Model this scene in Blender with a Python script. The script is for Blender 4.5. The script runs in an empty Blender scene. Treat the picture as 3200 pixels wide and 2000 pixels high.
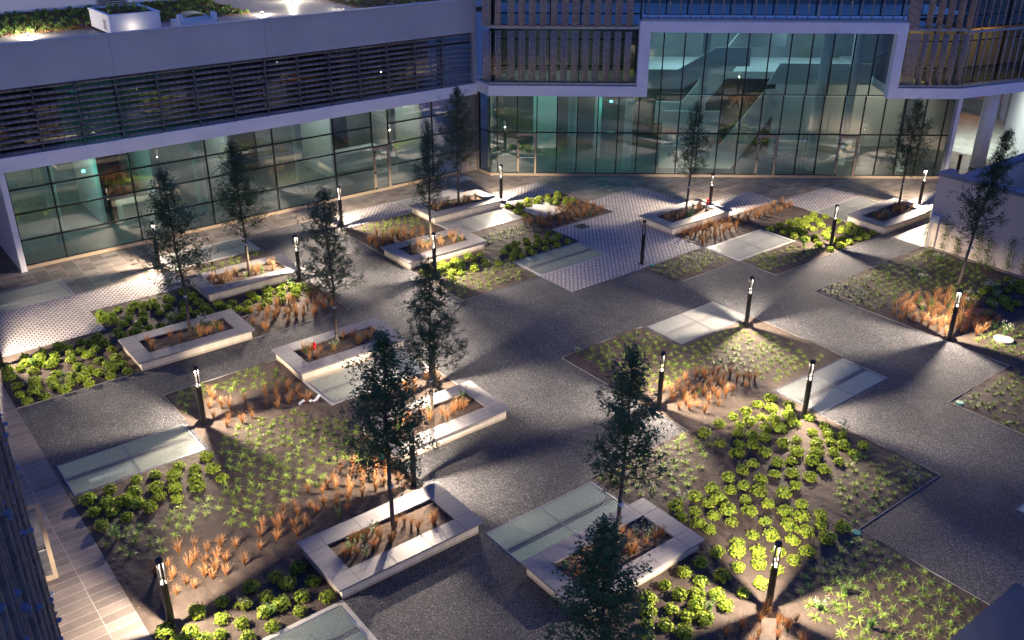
import bpy, math, random
from mathutils import Vector, Matrix
random.seed(11)
PI = math.pi
sc = bpy.context.scene
col = sc.collection

# ------------------------------------------------------------------ helpers
class MB:
    """collects faces; build() links them as one mesh object"""
    def __init__(s): s.v = []; s.f = []; s.m = []
    def face(s, pts, mi=0):
        n = len(s.v); s.v.extend(tuple(p) for p in pts); s.f.append(tuple(range(n, n+len(pts)))); s.m.append(mi)
    def hexa(s, b, t, mi=0):
        n = len(s.v); s.v.extend([tuple(p) for p in b]+[tuple(p) for p in t])
        for q in ((3,2,1,0),(4,5,6,7),(0,1,5,4),(1,2,6,5),(2,3,7,6),(3,0,4,7)):
            s.f.append(tuple(n+i for i in q)); s.m.append(mi)
    def box(s, x0, x1, y0, y1, z0, z1, mi=0):
        s.hexa([(x0,y0,z0),(x1,y0,z0),(x1,y1,z0),(x0,y1,z0)], [(x0,y0,z1),(x1,y0,z1),(x1,y1,z1),(x0,y1,z1)], mi)
    def obox(s, o, ex, ey, a0, a1, b0, b1, z0, z1, mi=0):
        """box in a rotated frame: o origin, ex, ey unit vectors"""
        P = lambda a, b, z: (o[0]+ex[0]*a+ey[0]*b, o[1]+ex[1]*a+ey[1]*b, z)
        s.hexa([P(a0,b0,z0),P(a1,b0,z0),P(a1,b1,z0),P(a0,b1,z0)], [P(a0,b0,z1),P(a1,b0,z1),P(a1,b1,z1),P(a0,b1,z1)], mi)
    def tube(s, pts, rads, seg=8, mi=0, cap=True):
        pts = [Vector(p) for p in pts]; rings = []
        for i, p in enumerate(pts):
            d = (pts[min(i+1,len(pts)-1)]-pts[max(i-1,0)]).normalized()
            a = d.cross(Vector((0,0,1)) if abs(d.z) < .9 else Vector((1,0,0))).normalized(); b = d.cross(a)
            n = len(s.v)
            for k in range(seg):
                t = 2*PI*k/seg; s.v.append(tuple(p+(a*math.cos(t)+b*math.sin(t))*rads[i]))
            rings.append(n)
        for r0, r1 in zip(rings, rings[1:]):
            for k in range(seg):
                s.f.append((r0+k, r0+(k+1)%seg, r1+(k+1)%seg, r1+k)); s.m.append(mi)
        if cap:
            s.f.append(tuple(rings[0]+k for k in range(seg))[::-1]); s.m.append(mi)
            s.f.append(tuple(rings[-1]+k for k in range(seg))); s.m.append(mi)
    def cyl(s, x, y, z0, z1, r, seg=16, mi=0): s.tube([(x,y,z0),(x,y,z1)], [r,r], seg, mi)
    def build(s, name, mats, parent=None, smooth=False, loc=None):
        me = bpy.data.meshes.new(name); me.from_pydata(s.v, [], s.f)
        mats = mats if isinstance(mats, (list, tuple)) else [mats]
        for m in mats: me.materials.append(m)
        if len(mats) > 1: me.polygons.foreach_set('material_index', s.m)
        if smooth: me.polygons.foreach_set('use_smooth', [True]*len(me.polygons))
        me.update()
        o = bpy.data.objects.new(name, me); col.objects.link(o)
        if parent: o.parent = parent
        if loc: o.location = loc
        return o
def tag(o, label=None, cat=None, group=None, kind=None):
    if label: o['label'] = label
    if cat: o['category'] = cat
    if group: o['group'] = group
    if kind: o['kind'] = kind
    return o
def empty(name, loc=(0,0,0), rz=0, **k):
    o = bpy.data.objects.new(name, None); o.empty_display_size = .2; col.objects.link(o)
    o.location = loc; o.rotation_euler = (0,0,rz); return tag(o, **k)
def dup(root, loc, rz=0, sc_=1, label=None, group=None):
    r = root.copy(); col.objects.link(r); r.location = loc; r.rotation_euler = (0,0,rz); r.scale = (sc_,)*3
    if label: r['label'] = label
    if group: r['group'] = group
    for ch in root.children:
        c = ch.copy(); col.objects.link(c); c.parent = r
        for g in ch.children:
            d = g.copy(); col.objects.link(d); d.parent = c
    return r

# ------------------------------------------------------------------ materials
class NT:
    def __init__(s, name):
        s.mat = bpy.data.materials.new(name); s.mat.use_nodes = True; s.t = s.mat.node_tree
        s.b = s.t.nodes['Principled BSDF']; s.out = s.t.nodes['Material Output']
        s.tc = None
    def n(s, typ, **k):
        x = s.t.nodes.new(typ)
        for a, v in k.items():
            if a in x.inputs.keys() if hasattr(x.inputs,'keys') else False: x.inputs[a].default_value = v
            else: setattr(x, a, v)
        return x
    def set(s, x, **k):
        for a, v in k.items(): x.inputs[a.replace('_',' ')].default_value = v
        return x
    def l(s, a, b): s.t.links.new(a, b)
    def co(s):
        if not s.tc: s.tc = s.t.nodes.new('ShaderNodeTexCoord')
        return s.tc.outputs['Object']
    def noise(s, scale, detail=3, rough=.5, co=None):
        x = s.t.nodes.new('ShaderNodeTexNoise'); x.inputs['Scale'].default_value = scale
        x.inputs['Detail'].default_value = detail; x.inputs['Roughness'].default_value = rough
        s.l(co or s.co(), x.inputs['Vector']); return x.outputs['Fac']
    def ramp(s, fac, stops):
        x = s.t.nodes.new('ShaderNodeValToRGB'); e = x.color_ramp.elements
        while len(e) < len(stops): e.new(.5)
        for i, (p, c) in enumerate(stops):
            e[i].position = p; e[i].color = (*c, 1) if len(c) == 3 else c
        s.l(fac, x.inputs['Fac']); return x.outputs['Color']
    def mix(s, fac, a, b, mode='MIX'):
        x = s.t.nodes.new('ShaderNodeMix'); x.data_type = 'RGBA'; x.blend_type = mode
        for sock, v in ((x.inputs[0], fac), (x.inputs[6], a), (x.inputs[7], b)):
            if isinstance(v, (int, float)): sock.default_value = v
            elif isinstance(v, tuple): sock.default_value = (*v, 1)
            else: s.l(v, sock)
        return x.outputs[2]
    def bump(s, h, strength=.3, dist=.01):
        x = s.t.nodes.new('ShaderNodeBump'); x.inputs['Strength'].default_value = strength; x.inputs['Distance'].default_value = dist
        s.l(h, x.inputs['Height']); s.l(x.outputs['Normal'], s.b.inputs['Normal'])
    def col(s, c):
        if isinstance(c, tuple): s.b.inputs['Base Color'].default_value = (*c, 1)
        else: s.l(c, s.b.inputs['Base Color'])
    def p(s, **k):
        for a, v in k.items(): s.b.inputs[a.replace('_', ' ')].default_value = v
def plain(name, c, rough=.6, metal=0, var=.12, scale=3, bump=0, spec=.4):
    m = NT(name); f = m.noise(scale, 5, .6)
    d = tuple(x*(1-var) for x in c); l = tuple(min(1, x*(1+var)) for x in c)
    m.col(m.ramp(f, [(.3, d), (.7, l)])); m.p(Roughness=rough, Metallic=metal, Specular_IOR_Level=spec)
    if bump: m.bump(m.noise(scale*18, 3), bump, .004)
    return m.mat
def emit(name, c, e):
    m = NT(name); m.col((0,0,0)); m.b.inputs['Emission Color'].default_value = (*c, 1); m.p(Emission_Strength=e, Roughness=.5); return m.mat

M = {}
M['white'] = plain('white_render', (.74,.73,.74), .75, var=.05, scale=.6)
M['fascia'] = plain('fascia_render', (.38,.40,.41), .85, var=.07, scale=.5, bump=.1)
def streaky(name, c):
    m = NT(name); mp = m.t.nodes.new('ShaderNodeMapping'); mp.inputs['Scale'].default_value = (3,3,.35); m.l(m.co(), mp.inputs['Vector'])
    a = m.ramp(m.noise(2.5, 5, .65, mp.outputs[0]), [(.3, tuple(x*.82 for x in c)), (.62, c)])
    sp = m.t.nodes.new('ShaderNodeSeparateXYZ'); m.l(m.co(), sp.inputs[0]); nz = m.noise(5, 4, .7)
    ad = m.t.nodes.new('ShaderNodeMath'); ad.operation = 'MULTIPLY_ADD'; ad.inputs[1].default_value = -.12; m.l(nz, ad.inputs[0]); m.l(sp.outputs[2], ad.inputs[2])
    k = m.ramp(ad.outputs[0], [(0, (.62,.58,.54)), (.05, (1,1,1))])
    m.col(m.mix(1, a, k, 'MULTIPLY')); m.p(Roughness=.85); m.bump(m.noise(30, 3), .15, .004); return m.mat
M['cream'] = streaky('cream_render', (.66,.60,.50))
M['garden_wall'] = plain('beige_render', (.58,.49,.41), .9, var=.05, scale=.8, bump=.2)
M['slate'] = plain('dark_slate', (.075,.08,.09), .5, .0, var=.12)
M['coping_blue'] = plain('metal_coping', (.16,.20,.27), .4, .3, var=.05)
M['dark_metal'] = plain('dark_metal', (.035,.035,.038), .42, .6, var=.1, scale=9)
M['black_frame'] = plain('black_window_frame', (.012,.012,.013), .35, .3)
M['bronze'] = plain('champagne_metal', (.34,.27,.19), .5, .2, var=.04)
M['graypanel'] = plain('grey_wall_panel', (.17,.16,.145), .6, var=.04)
M['galv'] = plain('galvanised_steel', (.40,.41,.42), .4, .7, var=.15, scale=12)
M['chrome'] = plain('polished_steel', (.75,.75,.75), .18, .95)
M['red'] = plain('red_paint', (.55,.02,.02), .35)
M['rust'] = plain('rusty_steel', (.34,.12,.045), .85, var=.3, scale=9, bump=.3)
M['concrete'] = plain('pale_concrete', (.34,.33,.30), .85, var=.12, scale=4, bump=.2)
M['green_cap'] = plain('green_plastic', (.03,.24,.18), .45)
M['plastic_grey'] = plain('grey_plastic', (.45,.46,.47), .5)
M['cloth'] = plain('white_cloth', (.7,.7,.68), .9, var=.15, scale=20)
M['soil'] = plain('planter_soil', (.085,.06,.045), .95, var=.5, scale=14, bump=.8)
M['interior_grey'] = plain('interior_grey', (.27,.29,.28), .8, var=.25, scale=.5)
M['interior'] = plain('interior_white', (.70,.74,.72), .8, var=.03)
M['interior_floor'] = plain('interior_floor', (.20,.21,.20), .35, var=.12, scale=.8)
M['interior_dark'] = plain('interior_dark', (.06,.065,.07), .7)
M['interior_warm'] = plain('interior_warm_wall', (.50,.38,.2), .8)
M['pit'] = plain('shaft_wall', (.25,.26,.25), .9, var=.2)
M['hinge'] = plain('black_hinge', (.01,.01,.01), .4)
M['lamp_white'] = plain('white_reflector', (.88,.88,.88), .35, var=.01)
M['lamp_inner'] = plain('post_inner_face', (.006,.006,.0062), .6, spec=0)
M['lamp_cone'] = plain('lamp_cone', (.05,.05,.05), .6, spec=0)
M['tie'] = plain('white_tie_band', (.7,.7,.7), .7)

def gravel():
    m = NT('dark_gravel'); co = m.co()
    v = m.t.nodes.new('ShaderNodeTexVoronoi'); v.inputs['Scale'].default_value = 48; m.l(co, v.inputs['Vector'])
    sep = m.t.nodes.new('ShaderNodeSeparateColor'); m.l(v.outputs['Color'], sep.inputs['Color'])
    c = m.ramp(sep.outputs[0], [(0, (.023,.025,.029)), (.45, (.060,.065,.073)), (.8, (.105,.110,.121)), (.97, (.20,.20,.21)), (1, (.36,.34,.32))])
    big = m.ramp(m.noise(.55, 5, .6), [(.3, (.68,.68,.70)), (.7, (1.2,1.16,1.14))])
    big = m.mix(1, big, m.ramp(m.noise(.17, 4, .7), [(.38, (.78,.78,.80)), (.6, (1.08,1.08,1.08))]), 'MULTIPLY')
    m.col(m.mix(1, c, big, 'MULTIPLY')); m.p(Roughness=.75, Specular_IOR_Level=.35)
    d = m.t.nodes.new('ShaderNodeMath'); d.operation = 'ADD'
    n2 = m.noise(9, 3, .7); m.l(v.outputs['Distance'], d.inputs[0]); m.l(n2, d.inputs[1])
    m.bump(d.outputs[0], .9, .035); return m.mat
M['gravel'] = gravel()
def cloth_ground():
    m = NT('brown_geotextile'); co = m.co()
    f = m.noise(2.2, 6, .65); c = m.ramp(f, [(.25, (.040,.030,.024)), (.55, (.064,.049,.040)), (.8, (.092,.073,.060))])
    w = m.t.nodes.new('ShaderNodeTexWave'); w.inputs['Scale'].default_value = .55; w.inputs['Distortion'].default_value = 9; w.inputs['Detail'].default_value = 3
    w.inputs['Detail Scale'].default_value = 1.4; m.l(co, w.inputs['Vector'])
    sp = m.ramp(m.noise(60, 2), [(.70, (1,1,1)), (.76, (1.8,1.6,1.4))])
    m.col(m.mix(1, c, sp, 'MULTIPLY')); m.p(Roughness=.8, Specular_IOR_Level=.3)
    a = m.t.nodes.new('ShaderNodeMath'); a.operation = 'MULTIPLY_ADD'; a.inputs[1].default_value = .8
    m.l(w.outputs['Fac'], a.inputs[0]); m.l(m.noise(7, 4, .6), a.inputs[2]); m.bump(a.outputs[0], .55, .06); return m.mat
M['bed'] = cloth_ground()
def brickmat(name, bw, bh, mort, stops, mortar, offset, rough=.6, rot=0, bump=.4, squash=None, seed=0):
    m = NT(name); mp = m.t.nodes.new('ShaderNodeMapping'); mp.inputs['Rotation'].default_value = (0,0,rot); m.l(m.co(), mp.inputs['Vector'])
    b = m.t.nodes.new('ShaderNodeTexBrick'); b.offset = offset; b.squash = 1
    b.inputs['Scale'].default_value = 1; b.inputs['Brick Width'].default_value = bw; b.inputs['Row Height'].default_value = bh
    b.inputs['Mortar Size'].default_value = mort; b.inputs['Mortar Smooth'].default_value = .15
    b.inputs['Color1'].default_value = (0,0,0,1); b.inputs['Color2'].default_value = (1,1,1,1); b.inputs['Mortar'].default_value = (.5,.5,.5,1)
    m.l(mp.outputs[0], b.inputs['Vector'])
    c = m.ramp(b.outputs['Color'], stops)
    st = m.ramp(m.noise(1.7, 5, .65), [(.3, (.78,.78,.80)), (.7, (1.15,1.13,1.1))])
    c = m.mix(1, c, st, 'MULTIPLY')
    m.col(m.mix(b.outputs['Fac'], c, mortar)); m.p(Roughness=rough, Specular_IOR_Level=.45)
    inv = m.t.nodes.new('ShaderNodeMath'); inv.operation = 'SUBTRACT'; inv.inputs[0].default_value = 1; m.l(b.outputs['Fac'], inv.inputs[1])
    m.bump(inv.outputs[0], bump, .01); return m.mat
M['tile'] = brickmat('stone_tiles', .60, .30, .006, [(0, (.08,.067,.058)), (.5, (.13,.11,.095)), (1, (.19,.165,.145))], (.36,.33,.30), 0, .5, bump=.15)
M['tile_walk'] = brickmat('walkway_tiles', .92, .30, .006, [(0, (.115,.098,.087)), (1, (.19,.163,.143))], (.36,.33,.30), 0, .5, bump=.15)
M['tile_hall'] = brickmat('passage_tiles', .60, .30, .006, [(0, (.35,.36,.33)), (1, (.47,.48,.44))], (.30,.30,.28), .5, .5, rot=-.68, bump=.15)
M['roof_tile'] = brickmat('roof_slabs', 1.2, .6, .01, [(0, (.16,.155,.15)), (1, (.22,.21,.2))], (.06,.06,.06), 0, .5, bump=.15)
def cobble():
    m = NT('permeable_pavers'); co = m.co()
    def brick(bw, bh, mort, off, vec):
        b = m.t.nodes.new('ShaderNodeTexBrick'); b.offset = off
        for k, v in (('Scale',1),('Brick Width',bw),('Row Height',bh),('Mortar Size',mort),('Mortar Smooth',.2)): b.inputs[k].default_value = v
        b.inputs['Color1'].default_value = (.0,.0,.0,1); b.inputs['Color2'].default_value = (1,1,1,1); m.l(vec, b.inputs['Vector']); return b
    b = brick(.22, .13, .026, .5, co)
    c = m.ramp(b.outputs['Color'], [(0, (.40,.37,.36)), (1, (.52,.48,.46))])
    c = m.mix(b.outputs['Fac'], c, (.06,.057,.06))
    m.col(c); m.p(Roughness=.8)
    inv = m.t.nodes.new('ShaderNodeMath'); inv.operation = 'SUBTRACT'; inv.inputs[0].default_value = 1; m.l(b.outputs['Fac'], inv.inputs[1])
    m.bump(inv.outputs[0], .7, .02); return m.mat
M['cobble'] = cobble()
def stone():
    m = NT('grey_stone_coping'); mp = m.t.nodes.new('ShaderNodeMapping'); mp.inputs['Scale'].default_value = (1,6,1); m.l(m.co(), mp.inputs['Vector'])
    f = m.noise(1.6, 6, .6, mp.outputs[0]); m.col(m.ramp(f, [(.3, (.15,.145,.15)), (.7, (.21,.205,.21))])); m.p(Roughness=.5); return m.mat
M['stone'] = stone()
def bamboo():
    m = NT('weathered_bamboo'); co = m.co(); oi = m.t.nodes.new('ShaderNodeObjectInfo')
    f = m.noise(5, 4, .6); c = m.ramp(f, [(.25, (.28,.23,.20)), (.75, (.44,.38,.335))])
    sep = m.t.nodes.new('ShaderNodeSeparateXYZ'); m.l(co, sep.inputs[0])
    vo = m.t.nodes.new('ShaderNodeTexWhiteNoise'); vo.noise_dimensions = '2D'
    sn = m.t.nodes.new('ShaderNodeVectorMath'); sn.operation = 'SNAP'; sn.inputs[1].default_value = (.11,.11,100); m.l(co, sn.inputs[0]); m.l(sn.outputs[0], vo.inputs['Vector'])
    ad = m.t.nodes.new('ShaderNodeMath'); ad.operation = 'ADD'; m.l(sep.outputs[2], ad.inputs[0]); m.l(vo.outputs['Value'], ad.inputs[1])
    md = m.t.nodes.new('ShaderNodeMath'); md.operation = 'MODULO'; md.inputs[1].default_value = .33; m.l(ad.outputs[0], md.inputs[0])
    m.col(c); m.p(Roughness=.55); return m.mat
M['bamboo'] = bamboo()
def slatmat():
    m = NT('bamboo_louvre_slat'); f = m.noise(4, 5, .6); c = m.ramp(f, [(.3, (.22,.185,.165)), (.7, (.34,.29,.265))])
    sep = m.t.nodes.new('ShaderNodeSeparateXYZ'); m.l(m.co(), sep.inputs[0])
    pl_ = m.t.nodes.new('ShaderNodeMath'); pl_.operation = 'ADD'; pl_.inputs[1].default_value = 100; m.l(sep.outputs[0], pl_.inputs[0]); md = m.t.nodes.new('ShaderNodeMath'); md.operation = 'MODULO'; md.inputs[1].default_value = .29; m.l(pl_.outputs[0], md.inputs[0])
    ring = m.ramp(md.outputs[0], [(0, (1,1,1)), (.02, (1,1,1)), (.035, (0,0,0))])
    m.col(m.mix(ring, c, (.03,.02,.015))); m.p(Roughness=.6); return m.mat
M['slat'] = slatmat()
def glass(name, tint, refl, rough=0.0):
    m = NT(name); t = m.t; t.nodes.remove(m.b)
    tr = t.nodes.new('ShaderNodeBsdfTransparent'); tr.inputs[0].default_value = (*tint, 1)
    gl = t.nodes.new('ShaderNodeBsdfGlossy'); gl.inputs['Roughness'].default_value = rough; gl.inputs[0].default_value = (.9,.95,1,1)
    fr = t.nodes.new('ShaderNodeFresnel'); fr.inputs[0].default_value = refl
    mx = t.nodes.new('ShaderNodeMixShader'); t.links.new(fr.outputs[0], mx.inputs[0]); t.links.new(tr.outputs[0], mx.inputs[1]); t.links.new(gl.outputs[0], mx.inputs[2])
    t.links.new(mx.outputs[0], m.out.inputs[0]); return m.mat
M['glass'] = glass('facade_glass', (.62,.73,.71), 2.4)
M['glass_dark'] = glass('dark_facade_glass', (.36,.50,.50), 1.75)
M['glass_small'] = glass('clear_glass', (.8,.9,.9), 1.5)
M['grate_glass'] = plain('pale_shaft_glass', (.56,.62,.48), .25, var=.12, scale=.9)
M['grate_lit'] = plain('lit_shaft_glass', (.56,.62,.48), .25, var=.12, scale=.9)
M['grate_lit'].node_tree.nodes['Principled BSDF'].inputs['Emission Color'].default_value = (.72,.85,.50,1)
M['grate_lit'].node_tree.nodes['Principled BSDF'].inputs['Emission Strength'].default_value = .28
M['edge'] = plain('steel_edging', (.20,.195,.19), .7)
M['grate_added_glow'] = plain('shaft_glass_added_glow', (.62,.66,.58), .25, var=.10, scale=.9)
M['grate_added_glow'].node_tree.nodes['Principled BSDF'].inputs['Emission Color'].default_value = (.75,.85,.70,1)
M['grate_added_glow'].node_tree.nodes['Principled BSDF'].inputs['Emission Strength'].default_value = .11  # faint glow added to brighten panels that have no lamp below
M['tube_light'] = emit('fluorescent_tube', (.85,1,.9), 1.1)
M['teal_light'] = emit('teal_emergency_light', (.1,1,.85), 14)
M['lamp_glow'] = emit('lamp_led', (1,.97,.95), 30)
M['roof_glow'] = emit('roof_spot', (1,.9,.75), 120)
M['ceiling_glow'] = emit('ceiling_lamp', (.85,1,.95), 4)
def leafmat(name, c0, c1, rough=.45, trans=.0, rnd=.35):
    m = NT(name); oi = m.t.nodes.new('ShaderNodeObjectInfo')
    f = m.noise(7, 2); c = m.ramp(f, [(.3, c0), (.7, c1)])
    hv = m.t.nodes.new('ShaderNodeHueSaturation'); m.l(c, hv.inputs['Color'])
    mr = m.t.nodes.new('ShaderNodeMapRange'); mr.inputs['To Min'].default_value = 1-rnd; mr.inputs['To Max'].default_value = 1+rnd; m.l(oi.outputs['Random'], mr.inputs['Value']); m.l(mr.outputs[0], hv.inputs['Value'])
    m.col(hv.outputs[0]); m.p(Roughness=rough, Specular_IOR_Level=.35)
    if trans:
        tl = m.t.nodes.new('ShaderNodeBsdfTranslucent'); m.l(hv.outputs[0], tl.inputs[0]); mx = m.t.nodes.new('ShaderNodeMixShader'); mx.inputs[0].default_value = trans
        m.l(m.b.outputs[0], mx.inputs[1]); m.l(tl.outputs[0], mx.inputs[2]); m.l(mx.outputs[0], m.out.inputs[0])
    return m.mat
M['lime'] = leafmat('lime_shrub_leaf', (.25,.35,.035), (.44,.52,.06), .4, .2, .2)
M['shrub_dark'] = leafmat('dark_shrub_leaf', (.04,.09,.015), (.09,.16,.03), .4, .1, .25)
M['blade'] = leafmat('green_blade', (.17,.30,.04), (.38,.50,.11), .45, .2)
M['straw'] = leafmat('straw_blade', (.36,.22,.10), (.42,.30,.16), .6, .2)
def grassmat():
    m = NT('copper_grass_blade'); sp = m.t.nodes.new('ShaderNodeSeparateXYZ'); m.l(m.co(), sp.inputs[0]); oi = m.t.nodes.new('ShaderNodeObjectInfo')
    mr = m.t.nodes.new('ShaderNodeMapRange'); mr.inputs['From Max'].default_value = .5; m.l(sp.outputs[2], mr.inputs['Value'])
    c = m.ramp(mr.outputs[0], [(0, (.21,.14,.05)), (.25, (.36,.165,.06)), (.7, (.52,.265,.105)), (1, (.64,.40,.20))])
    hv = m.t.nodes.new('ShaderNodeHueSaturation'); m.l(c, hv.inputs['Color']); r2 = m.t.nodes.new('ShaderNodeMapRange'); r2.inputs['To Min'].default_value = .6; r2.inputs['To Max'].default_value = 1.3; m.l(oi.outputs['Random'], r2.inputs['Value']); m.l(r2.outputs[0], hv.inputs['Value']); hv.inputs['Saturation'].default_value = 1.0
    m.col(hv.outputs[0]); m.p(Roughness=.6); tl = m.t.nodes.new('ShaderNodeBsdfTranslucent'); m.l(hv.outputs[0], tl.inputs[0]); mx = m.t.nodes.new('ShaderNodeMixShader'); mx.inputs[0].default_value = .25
    m.l(m.b.outputs[0], mx.inputs[1]); m.l(tl.outputs[0], mx.inputs[2]); m.l(mx.outputs[0], m.out.inputs[0]); return m.mat
M['brown'] = grassmat()
M['tree_leaf'] = leafmat('tree_leaf', (.05,.10,.025), (.11,.18,.045), .45, .12, .1)
M['weed'] = leafmat('weed_leaf', (.06,.14,.025), (.14,.24,.05), .5, .2)
M['petal'] = plain('tiny_white_petal', (.7,.68,.6), .6)
M['bark'] = plain('grey_bark', (.12,.095,.075), .85, var=.3, scale=10, bump=.5)
M['sedum'] = leafmat('sedum_mix', (.10,.06,.03), (.18,.14,.04), .7)


SKY = .98
LAMP_W = 2000
SPOT = 173
BLEND = .28
INT = 4.6
GLOW_W = 26
TX, TY = 9.8, 9.6
LHX, LHY = .925, 11.42

SHRUBS="765,3524 836,3535 896,3532 791,3487 756,3473 789,3442 920,3501 867,3493 844,3429 901,3444 883,3392 961,3513 1022,3523 1024,3489 954,3463 952,3404 992,3434 1056,3433 1100,3475 1095,3531 1102,3404 1102,3343 1107,3297 1036,3352 972,3347 996,3312 1059,3304 1160,3335 1170,3285 1206,3319 1203,3253 1255,3281 1298,3349 1232,3225 1300,3303 1292,3222 1325,3252 1348,3304 1372,3351 1436,3355 1407,3311 1386,3262 1368,3219 1463,3314 1450,3258 1427,3218 1494,3290 1499,3227 2225,3155 2286,3140 2231,3112 2149,3144 2159,3106 2096,3095 2120,3062 2084,3149 2057,3110 2060,3043 2088,3014 2023,2993 2183,3050 2161,3016 2023,3071 2251,3066 2236,3033 2377,3093 2281,3005 2433,3131 1983,3124 1978,3084 2775,3571 3038,3580 3091,3561 2960,3554 2988,3511 3044,3511 2899,3569 2920,3522 2855,3510 2997,3463 2831,3549 2807,3506 3076,3476 3041,3440 3023,3412 3086,3430 2761,3481 2758,3415 2688,3152 2691,3093 2620,3155 2642,3108 2646,3064 2587,3109 2599,3070 2549,3150 2528,3111 2475,3131 2541,3065 2625,3017 2555,3018 2487,3058 2688,3019 2431,3068 2478,3013 2419,3011 2399,3045 2363,3011 3896,2555 3827,2550 3711,2563 3764,2550 3860,2534 3907,2498 3750,2506 3695,2520 3801,2513 3829,2482 3630,2560 3725,2478 3780,2431 3619,2505 3576,2494 3671,2474 3643,2433 3717,2430 3606,2462 3572,2427 3905,2359 3843,2361 3768,2373 3800,2331 3707,2358 3844,2324 3884,2302 3809,2280 3855,2254 3828,2222 3642,2364 3573,2366 3606,2332 3664,2314 3676,2271 3775,2229 3706,2230 3722,2269 3565,2289 3640,2223 3568,2229 3905,2233 3561,2559 3903,2426 3862,1568 3789,1569 3714,1572 3651,1568 3685,1529 3752,1517 3809,1526 3870,1521 3577,1560 3661,1482 3617,1460 3585,1422 3652,1426 3798,1481 3572,1488 511,3347 451,3338 444,3285 568,3349 587,3313 540,3294 640,3340 665,3305 696,3334 704,3281 491,3302 478,3254 419,3251 384,3279 380,3217 446,3207 528,3249 505,3214 587,3268 574,3213 621,3267 634,3217 665,3248 709,3214 704,3143 508,3146 576,3144 597,3100 649,3151 662,3107 666,3057 700,3073 620,3060 645,3017 703,3018 542,3096 436,3133 484,3105 573,3059 576,3011 479,3060 526,3050 500,3021 381,3135 429,3098 420,3066 378,3077 436,3011 384,3017 770,3337 773,3291 822,3302 847,3344 871,3297 810,3390 911,3283 718,2361 636,2360 665,2314 569,2363 608,2320 708,2288 649,2268 518,2370 712,2226 444,2363 496,2319 551,2305 592,2270 641,2229 384,2358 421,2311 460,2293 484,2263 543,2259 577,2217 505,2222 381,2295 419,2266 443,2221 380,2223 589,1762 516,1759 550,1719 457,1758 492,1706 523,1665 376,1745 420,1711 470,1660 518,1617 389,1699 432,1665 713,1761 652,1763 667,1722 718,1697 605,1715 672,1663 720,1624 624,1669 580,1667 647,1623 576,1615 2232,1562 2171,1561 2112,1565 2046,1562 2089,1517 2131,1512 2184,1510 2046,1489 2073,1458 1965,1490 2000,1448 2030,1421 1961,1422 2138,1460 2092,1421 1965,1552 1957,1360 1905,1356 1846,1356 1905,1291 2026,1371 2294,1561 2245,1520 2301,1493 2248,1457 2191,1469 2225,1416 2297,1411 2168,1426 2296,1354 2266,1320 2229,1352 2288,1288 2106,1366 2156,1356 2192,1310 2232,1290 2250,1255 2292,1216 2237,1212 2194,1252 2100,1314 2145,1276 2164,1213 2057,1299 2100,1259 2013,1316 2093,1214 2007,1257 1962,1285 2033,1218 1769,1348 1804,1315 1848,1303 1859,1260 1704,1355 1804,1260 1631,1358 1713,1315 1749,1305 1655,1310 1730,1258 1773,1221 1681,1267 1605,1314 1698,1220 1620,1269 1626,1234 1772,1168 1703,1152 1641,1153 1615,1131 1571,1159 1656,1099 1623,1069 1573,1093 1513,1162 1450,1159 1514,1095 1574,1022 1460,1116 1382,1159 1382,1113 1415,1089 1455,1061 1512,1026 1445,1024 1388,1061 1333,1093 1342,1054 1372,1024 1317,1152 1284,1122 1287,1065 1302,1024 1252,1091 1221,1062 1962,1214 1905,1212 1905,1152 1845,1160 1860,1117 1904,1091 1875,1069 1803,1116 1815,1071 1766,1077 1736,1121 1911,1027 1842,1024 1755,1022 1702,1023 1697,1067 1836,1208 1639,1027"
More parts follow.
